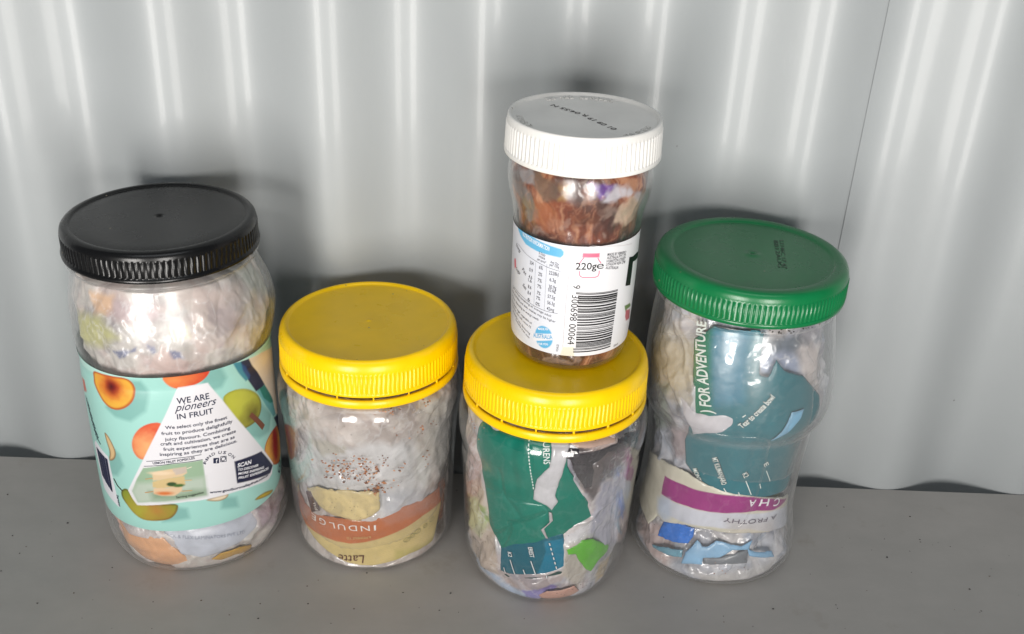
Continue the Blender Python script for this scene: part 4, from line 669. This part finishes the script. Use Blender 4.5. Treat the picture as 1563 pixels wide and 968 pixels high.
gp = MB(); sg = Surf('green', .05)
def ridge(mb, sf, pts, rad, mi=0, step=1.2):
    P = np.array(pts, float); 
    for _ in range(2):
        Q = [P[0]]
        for a, b_ in zip(P[:-1], P[1:]): Q += [a*.75+b_*.25, a*.25+b_*.75]
        Q.append(P[-1]); P = np.array(Q)
    T = np.gradient(P, axis=0); T /= np.hypot(T[:, 0], T[:, 1])[:, None]+1e-9; Nn = np.stack([-T[:, 1], T[:, 0]], -1); rows = []
    for k in range(8):
        a = k*math.pi/4; q = P+Nn*rad*math.cos(a); rows.append(sf.pos(q[:, 0], q[:, 1], rad*.8*math.sin(a)))
    n = len(P); mb.add(np.concatenate(rows), [(k*n+i, k*n+i+1, ((k+1) % 8)*n+i+1, ((k+1) % 8)*n+i) for k in range(8) for i in range(n-1)], mi)
ridge(gp, sg, [(-29.1,91.3),(-19.9,90.3),(-8.1,91.7),(4.2,91.8),(7.7,89.4),(10.6,81.4),(11.0,67.5),(9.9,47.0),(4.5,34.0),(-12.4,32.4),(-25.5,32.9)], .55)
gp.build('grip_panel', [M_clear], green)
# small white-lidded jar
C1, C2, C3 = (120, 58, 32), (86, 40, 24), (168, 96, 56)
filling('white', 'smeared_film', 101, (112, 62, 38), [
    ([(-43.2,84.3),(-30.7,84.9),(-23.0,79.3),(-18.9,68.8),(-25.4,65.9),(-32.7,75.7),(-40.9,78.2)], (128, 122, 118), 2.5), ([(-24.5,88.3),(-10.1,88.0),(-8.1,80.4),(-14.9,78.2),(-19.4,80.5)], (112, 92, 76), 2.5), ([(-10.6,86.6),(-6.1,87.3),(-5.5,79.4),(-9.4,80.2)], (176, 130, 52), 1.6),
    ([(1.5,86.9),(13.6,86.5),(12.2,84.1),(6.9,81.3),(2.9,84.7)], (96, 44, 156), 1.0), ([(12.1,86.7),(17.5,86.5),(21.5,81.6),(18.9,80.1),(7.1,79.8),(9.4,83.7)], (216, 214, 222), 1.0), ([(14.5,77.4),(21.7,80.1),(27.9,79.7),(36.2,69.4),(21.8,66.5),(15.0,69.7)], (212, 184, 160), 2.5, .8), ([(21.3,82.3),(32.1,78.9),(36.3,70.7),(24.1,76.5)], (190, 180, 184), 2.),
    ([(-31.1,86.1),(-23.6,88.6),(-21.5,84.0),(-27.3,81.3)], (178, 172, 172), 2), ([(-20.9,74.2),(-12.7,76.6),(-6.5,68.6),(-15.6,62.3),(-23.1,66.0)], C3, 4, .8), ([(-1.3,72.3),(5.7,70.8),(8.0,64.6),(-2.1,64.6)], (196, 132, 84), 3.5, .8),
    ([(-41.9,14.6),(-36.7,11.6),(-28.9,7.8),(-34.1,-1.7),(-32.7,1.5),(-40.0,6.2)], (128, 110, 44), 2.5), ([(-20.2,4.7),(-6.4,5.8),(6.8,5.3),(3.3,2.8),(-11.5,1.9)], (176, 190, 160), 1.6)],
    111, 'chocolate-smeared film packed into the small white-lidded jar', size=24, depth=2.2, off=-.65, mat=M_choc, pal=[(C2, .7, 11), (C3, .5, 9)], res=.5)
x0_, x1_ = [(-1.5,60.5),(2.2,8.9)]
x, y, f, ns, nz_ = grid('white', -84, 84, x1_[1], x0_[1], .34); A = Art(x, y, (238, 237, 240))
A.poly([(-39.7,71.1),(-31.9,69.5),(-15.3,62.3),(-3.7,61.2),(-4.7,8.6),(-17.5,8.0),(-30.5,11.3),(-41.7,18.2)], (226, 229, 238), .5)
A.poly([(-31.4,64.1),(-29.4,63.6),(-25.2,61.4),(-18.5,60.0),(-11.8,59.0),(-7.5,58.6),(-6.4,57.5),(-6.5,56.0),(-7.6,54.7),(-11.5,54.8),(-18.3,54.9),(-25.1,55.7),(-29.3,57.9),(-31.7,60.1)], (104, 184, 224), .3)
A.ell([(-13.0,16.1)][0], 4.3, 5.4, (96, 178, 222), .3)
A.poly([(-18.9,16.2),(-8.8,18.9),(-8.4,15.9),(-18.4,12.5)], (232, 234, 240), .3)
A.poly([(1.2,57.6),(8.3,57.4),(8.3,55.4),(1.2,55.7)], (236, 112, 140), .3)
A.poly([(25.2,28.7),(31.0,27.7),(32.9,25.3),(28.0,25.9),(27.9,22.8)], (96, 128, 60), .3); A.poly([(27.1,25.8),(32.4,24.1),(34.0,18.8),(28.7,19.9),(27.1,22.6)], (196, 100, 110), .5)
A.poly([(-34.9,44.7),(-32.9,45.6),(-32.0,41.8),(-33.8,40.9)], (220, 90, 110), 1.)
A.poly([(-4.1,13.2),(0.6,13.7),(1.3,8.2),(-5.1,8.8)], (228, 222, 206), .4)
SW = Surf('white', .2); wl_ = MB(); wl_.add(pos('white', x, y, .2).reshape(-1, 3), f, 0, A.img().reshape(-1, 3)); IK = lin((64, 62, 70)); BKK = lin((14, 14, 16))
def TW(t, p, h, col=IK, bold=0., **k): text(wl_, SW, t, p, h, 1, col, bold=bold, e=.1, **k)
TW('NUTRITION INFORMATION', [(-27.3,58.7),(-12.6,56.6)], 2.0, lin((236, 240, 246)), .02)
TW('% Daily', [(-17.4,54.1),(-14.2,53.6)], 1.2); TW('intake', [(-17.3,52.7),(-14.3,52.2)], 1.2); TW('per serve*', [(-17.9,51.1),(-13.7,50.6)], 1.2)
TW('Avg Qty', [(-11.8,51.5),(-8.1,51.1)], 1.2); TW('per 100g', [(-12.0,50.2),(-7.9,49.8)], 1.2)
for t, p in (('2228kJ', [(-12.1,46.3),(-7.9,46.3)]), ('6.3g', [(-11.6,43.3),(-8.8,43.3)]), ('30.9g', [(-11.7,40.0),(-8.4,40.1)]), ('10.6g', [(-11.9,38.4),(-8.6,38.5)]), ('57.5g', [(-12.0,35.4),(-8.7,35.4)]), ('56.3g', [(-12.0,32.5),(-8.7,32.5)]), ('42mg', [(-12.1,29.7),(-8.8,29.6)]),
             ('6%', [(-16.8,47.5),(-15.0,47.4)]), ('2%', [(-17.0,44.4),(-15.1,44.3)]), ('7%', [(-17.1,41.5),(-15.1,41.4)]), ('7%', [(-17.1,38.7),(-15.1,38.7)]), ('7%', [(-17.2,35.6),(-15.4,35.5)]), ('7%', [(-17.4,33.1),(-15.4,33.1)]), ('0%', [(-17.6,30.3),(-15.5,30.2)]),
             ('334', [(-21.7,47.9),(-19.7,47.9)]), ('0.9', [(-21.9,44.6),(-19.9,44.6)]), ('4.6', [(-22.0,41.4),(-20.0,41.4)]), ('1.6', [(-22.2,39.7),(-20.2,39.7)]), ('8.6', [(-22.2,36.7),(-20.2,36.6)]), ('8.4', [(-22.3,33.8),(-20.4,33.7)]), ('6', [(-22.1,30.6),(-20.7,30.6)]),
             ('Fat', [(-26.6,43.3),(-24.0,41.6)]), ('Salt', [(-25.8,36.4),(-23.6,34.8)]), ('Energy', [(-33.0,51.7),(-28.8,50.0)]), ('Sugar', [(-31.8,41.0),(-27.9,40.1)])):
    TW(t, p, 1.7, bold=.005)
for p in ([(-30.7,53.4),(-23.8,51.3),(-18.0,50.2),(-12.5,49.2),(-7.2,48.6)], [(-33.4,32.1),(-25.3,31.1),(-19.0,29.7),(-12.6,29.0),(-7.2,29.0)]): stroke(wl_, SW, p, .14, 1, IK, e=.1)
for p in ([(-13.2,50.7),(-13.2,28.9)], [(-18.6,49.7),(-18.4,29.2)]): stroke(wl_, SW, p, .09, 1, lin((120, 120, 128)), e=.1)
for t, p in (('*per serving containing an average adult', [(-35.5,31.1),(-9.9,26.7)]), ('diet of 8700kJ and daily intakes may be higher', [(-35.9,28.8),(-8.0,24.4)]), ('or lower depending on energy needs', [(-36.5,26.4),(-15.8,23.3)]), ('Ingredients: sugar, vegetable oil', [(-36.4,24.1),(-19.4,20.2)]), ('hazelnuts, skim milk, cocoa 7%', [(-35.4,22.1),(-19.7,18.0)]), ('emulsifier soy, flavouring', [(-34.4,19.8),(-20.1,14.7)]), ('contains tree nuts', [(-31.0,17.3),(-20.5,12.7)])):
    text(wl_, SW, t, p, 1.15, 1, IK, e=.1)
TW('AUSTRALIA', [(-18.0,14.4),(-8.7,16.3)], 2.1, lin((84, 160, 206)), .01); TW('MADE IN', [(-15.7,19.0),(-11.0,20.1)], 1.1, lin((236, 240, 246)), .02); TW('FOR YOU', [(-15.3,11.6),(-10.6,12.8)], 1.1, lin((236, 240, 246)), .02)
TW('V1AU2', [(-6.0,10.5),(-5.8,14.1)], 1.1)
TW('220g', [(-1.2,50.2),(7.4,50.3)], 3.2, BKK, .012); TW('e', [(7.4,50.3),(10.5,50.2)], 3.6, BKK, -.005)
for k, t in enumerate(('MADE BY FERRERO', 'AUSTRALIA PTY LTD', '14 BARTON STREET', 'LITHGOW NSW 2790', 'AUSTRALIA')):
    a, b_ = [(11.7,55.7),(21.8,54.4)]; c_, d_ = [(11.4,49.8),(21.9,48.5)]; u = k/4; TW(t, [(a[0]*(1-u)+c_[0]*u, a[1]*(1-u)+c_[1]*u), ((b_[0]*(1-u)+d_[0]*u) if k < 4 else c_[0]+.62*(d_[0]-c_[0]), (b_[1]*(1-u)+d_[1]*u))], 1.3, bold=.01)
pk = lin((236, 112, 140))
for p in ([(1.8,55.6),(0.9,54.2),(0.3,53.0)], [(7.6,55.3),(8.2,54.1),(9.2,52.8)], [(0.6,49.6),(0.5,48.1),(1.0,47.1),(2.1,46.7),(4.6,46.7),(7.2,46.6),(8.3,47.0),(8.7,48.1),(8.7,49.4)]): stroke(wl_, SW, p, .38, 1, pk, e=.1, step=.5)
TL_, TR_, BL_, BR_ = [(-0.3,39.9),(19.0,38.8),(0.5,11.1),(18.5,11.2)]
rb = random.Random(3); u = 0
while u < 1:
    wd = rb.choice([.008, .008, .014, .02, .026]); gp = rb.choice([.008, .008, .014, .02]); c0 = u+wd/2
    inset = 0 if (u < .05 or u > .93) else .055
    P0 = np.array(TL_)*(1-c0)+np.array(BL_)*c0; P1 = np.array(TR_)*(1-c0)+np.array(BR_)*c0; stroke(wl_, SW, [tuple(P0+(P1-P0)*inset), tuple(P1)], wd*abs(TL_[1]-BL_[1]), 1, BKK, e=.1)
    u += wd+gp
TW('9', [(-1.6,43.1),(-1.6,41.5)], 3.1, BKK); TW('300698', [(-1.8,38.5),(-2.0,26.4)], 3.1, BKK); TW('00064', [(-2.1,24.8),(-2.2,14.8)], 3.1, BKK)
TW('25010', [(20.7,10.0),(23.9,9.9)], 1.1)
for P in ([(23.9,38.7),(24.8,51.7),(28.9,50.7),(28.6,48.2),(28.2,37.5)], [(27.1,48.7),(28.8,51.0),(32.8,50.8),(38.4,49.2),(38.3,46.6),(38.4,46.7),(31.1,47.7)], [(33.5,49.0),(38.4,49.2),(37.9,33.4),(30.6,39.9)][:0]):
    if P:
        px_, py_, pf = patch(P, .5); wl_.add(SW.pos(px_, py_, .1), pf, 1, BKK)
stroke(wl_, SW, [(-3.1,57.2),(-1.7,59.0),(5.0,60.9),(13.6,59.8),(25.7,57.6)], .12, 1, lin((200, 190, 190)), e=.1); stroke(wl_, SW, [(-3.1,57.2),(-3.7,48.5),(-4.1,34.3),(-4.1,13.1)], .15, 1, lin((170, 165, 170)), e=.1)
wl_.build('paper_label', [M_paper, M_ink], white)

M_sheet = clear('clear_film', 0, rough=.1)
for j, nm, P, sz, sdd, lb in (('y3', 'clear_film', [(6.0,94.5),(33.9,90.7),(55.4,61.2),(56.6,26.6),(37.3,10.9),(12.5,12.5),(7.2,37.0),(23.6,49.3),(9.7,76.8)], 16, 201, 'loose transparent film to the right of the torn teal wrapper'),
        ('y2', 'clear_film', [(-43.7,77.9),(-7.9,94.4),(27.6,92.3),(50.1,75.1),(53.4,42.5),(43.4,25.0),(18.1,18.3),(-11.9,13.8),(-35.6,19.7),(-53.8,36.2)], 15, 202, 'loose transparent film covering crumbs and sachet in the jar'),
        ('green', 'clear_film', [(-59.0,121.7),(-25.9,136.3),(18.9,138.6),(28.7,122.3),(29.1,92.3),(42.1,56.3),(-3.0,62.0),(-34.4,64.7),(-55.1,79.1)], 20, 203, 'loose transparent film in front of the blue-green wrapper')):
    o = piece(j, nm, P, (230, 230, 232), lb, 'plastic film', off=-.6, amp=1.1, size=sz, seed=sdd, res=.6, mat=M_sheet, jag=1.0, thick=.0001); RECESS[j].pop()
for a_, k_ in QUEUE: build_filling(*a_, **k_)

# ------------------------------------------------------------------ grit and marks on the shelf
def scatter(name, pts, s0, s1, cols, label, seed):
    mb = MB(); r = random.Random(seed)
    for p in pts:
        sz = r.uniform(s0, s1); k = r.random()*6; q = [(0, 0, sz*.6), (0, 0, 0)]+[(math.cos(k+i*1.256)*sz*r.uniform(.5, 1.1), math.sin(k+i*1.256)*sz*r.uniform(.4, 1), sz*.25) for i in range(5)]
        mb.add(np.array([p[0], p[1], .0001])+np.array(q)/1000, [(0, 2+i, 2+(i+1) % 5) for i in range(5)]+[(1, 2+(i+1) % 5, 2+i) for i in range(5)], 0, lin(r.choice(cols)))
    o = mb.build(name, [M_ink], smooth=False); tagm(o, label, 'grit', None, 'stuff')
pts = [(-0.0073,0.8855)][:0] + [(-0.1517,0.3448),(-0.2085,0.358),(-0.1849,0.3497),(-0.2306,0.3909),(-0.2295,0.3958),(-0.2141,0.3895),(-0.1842,0.3614),(-0.1812,0.3747),(-0.1829,0.3832),(-0.1058,0.3532),(-0.107,0.3628),(-0.1194,0.355),(-0.0829,0.3798),(-0.085,0.3639),(-0.0632,0.3616),(-0.0723,0.352),(0.0607,0.3833),(-0.033,0.364),(0.0832,0.3768),(0.1951,0.4167),(0.2235,0.4265),(0.2016,0.4116),(0.2047,0.4259),(0.1839,0.3865),(0.166,0.3736),(0.1659,0.3758),(0.2105,0.4009),(0.1587,0.3968),(0.1863,0.4254),(0.1811,0.4516),(0.2376,0.4216),(0.2245,0.4452),(0.11,0.3656),(0.1096,0.3618),(0.1661,0.3604),(0.2496,0.4001),(0.2358,0.3901),(0.1347,0.3716),(0.0161,0.3593),(-0.0145,0.3619),(-0.048,0.3776),(-0.0416,0.3735)]
r_ = random.Random(8); pts = pts+[(r_.uniform(-.3, .32), r_.uniform(.30, .45)) for _ in range(60)]
scatter('dark_grit', pts, .25, .7, [(30, 28, 26), (50, 44, 38), (90, 70, 50)], 'tiny dark specks of grit scattered over the grey shelf', 4)
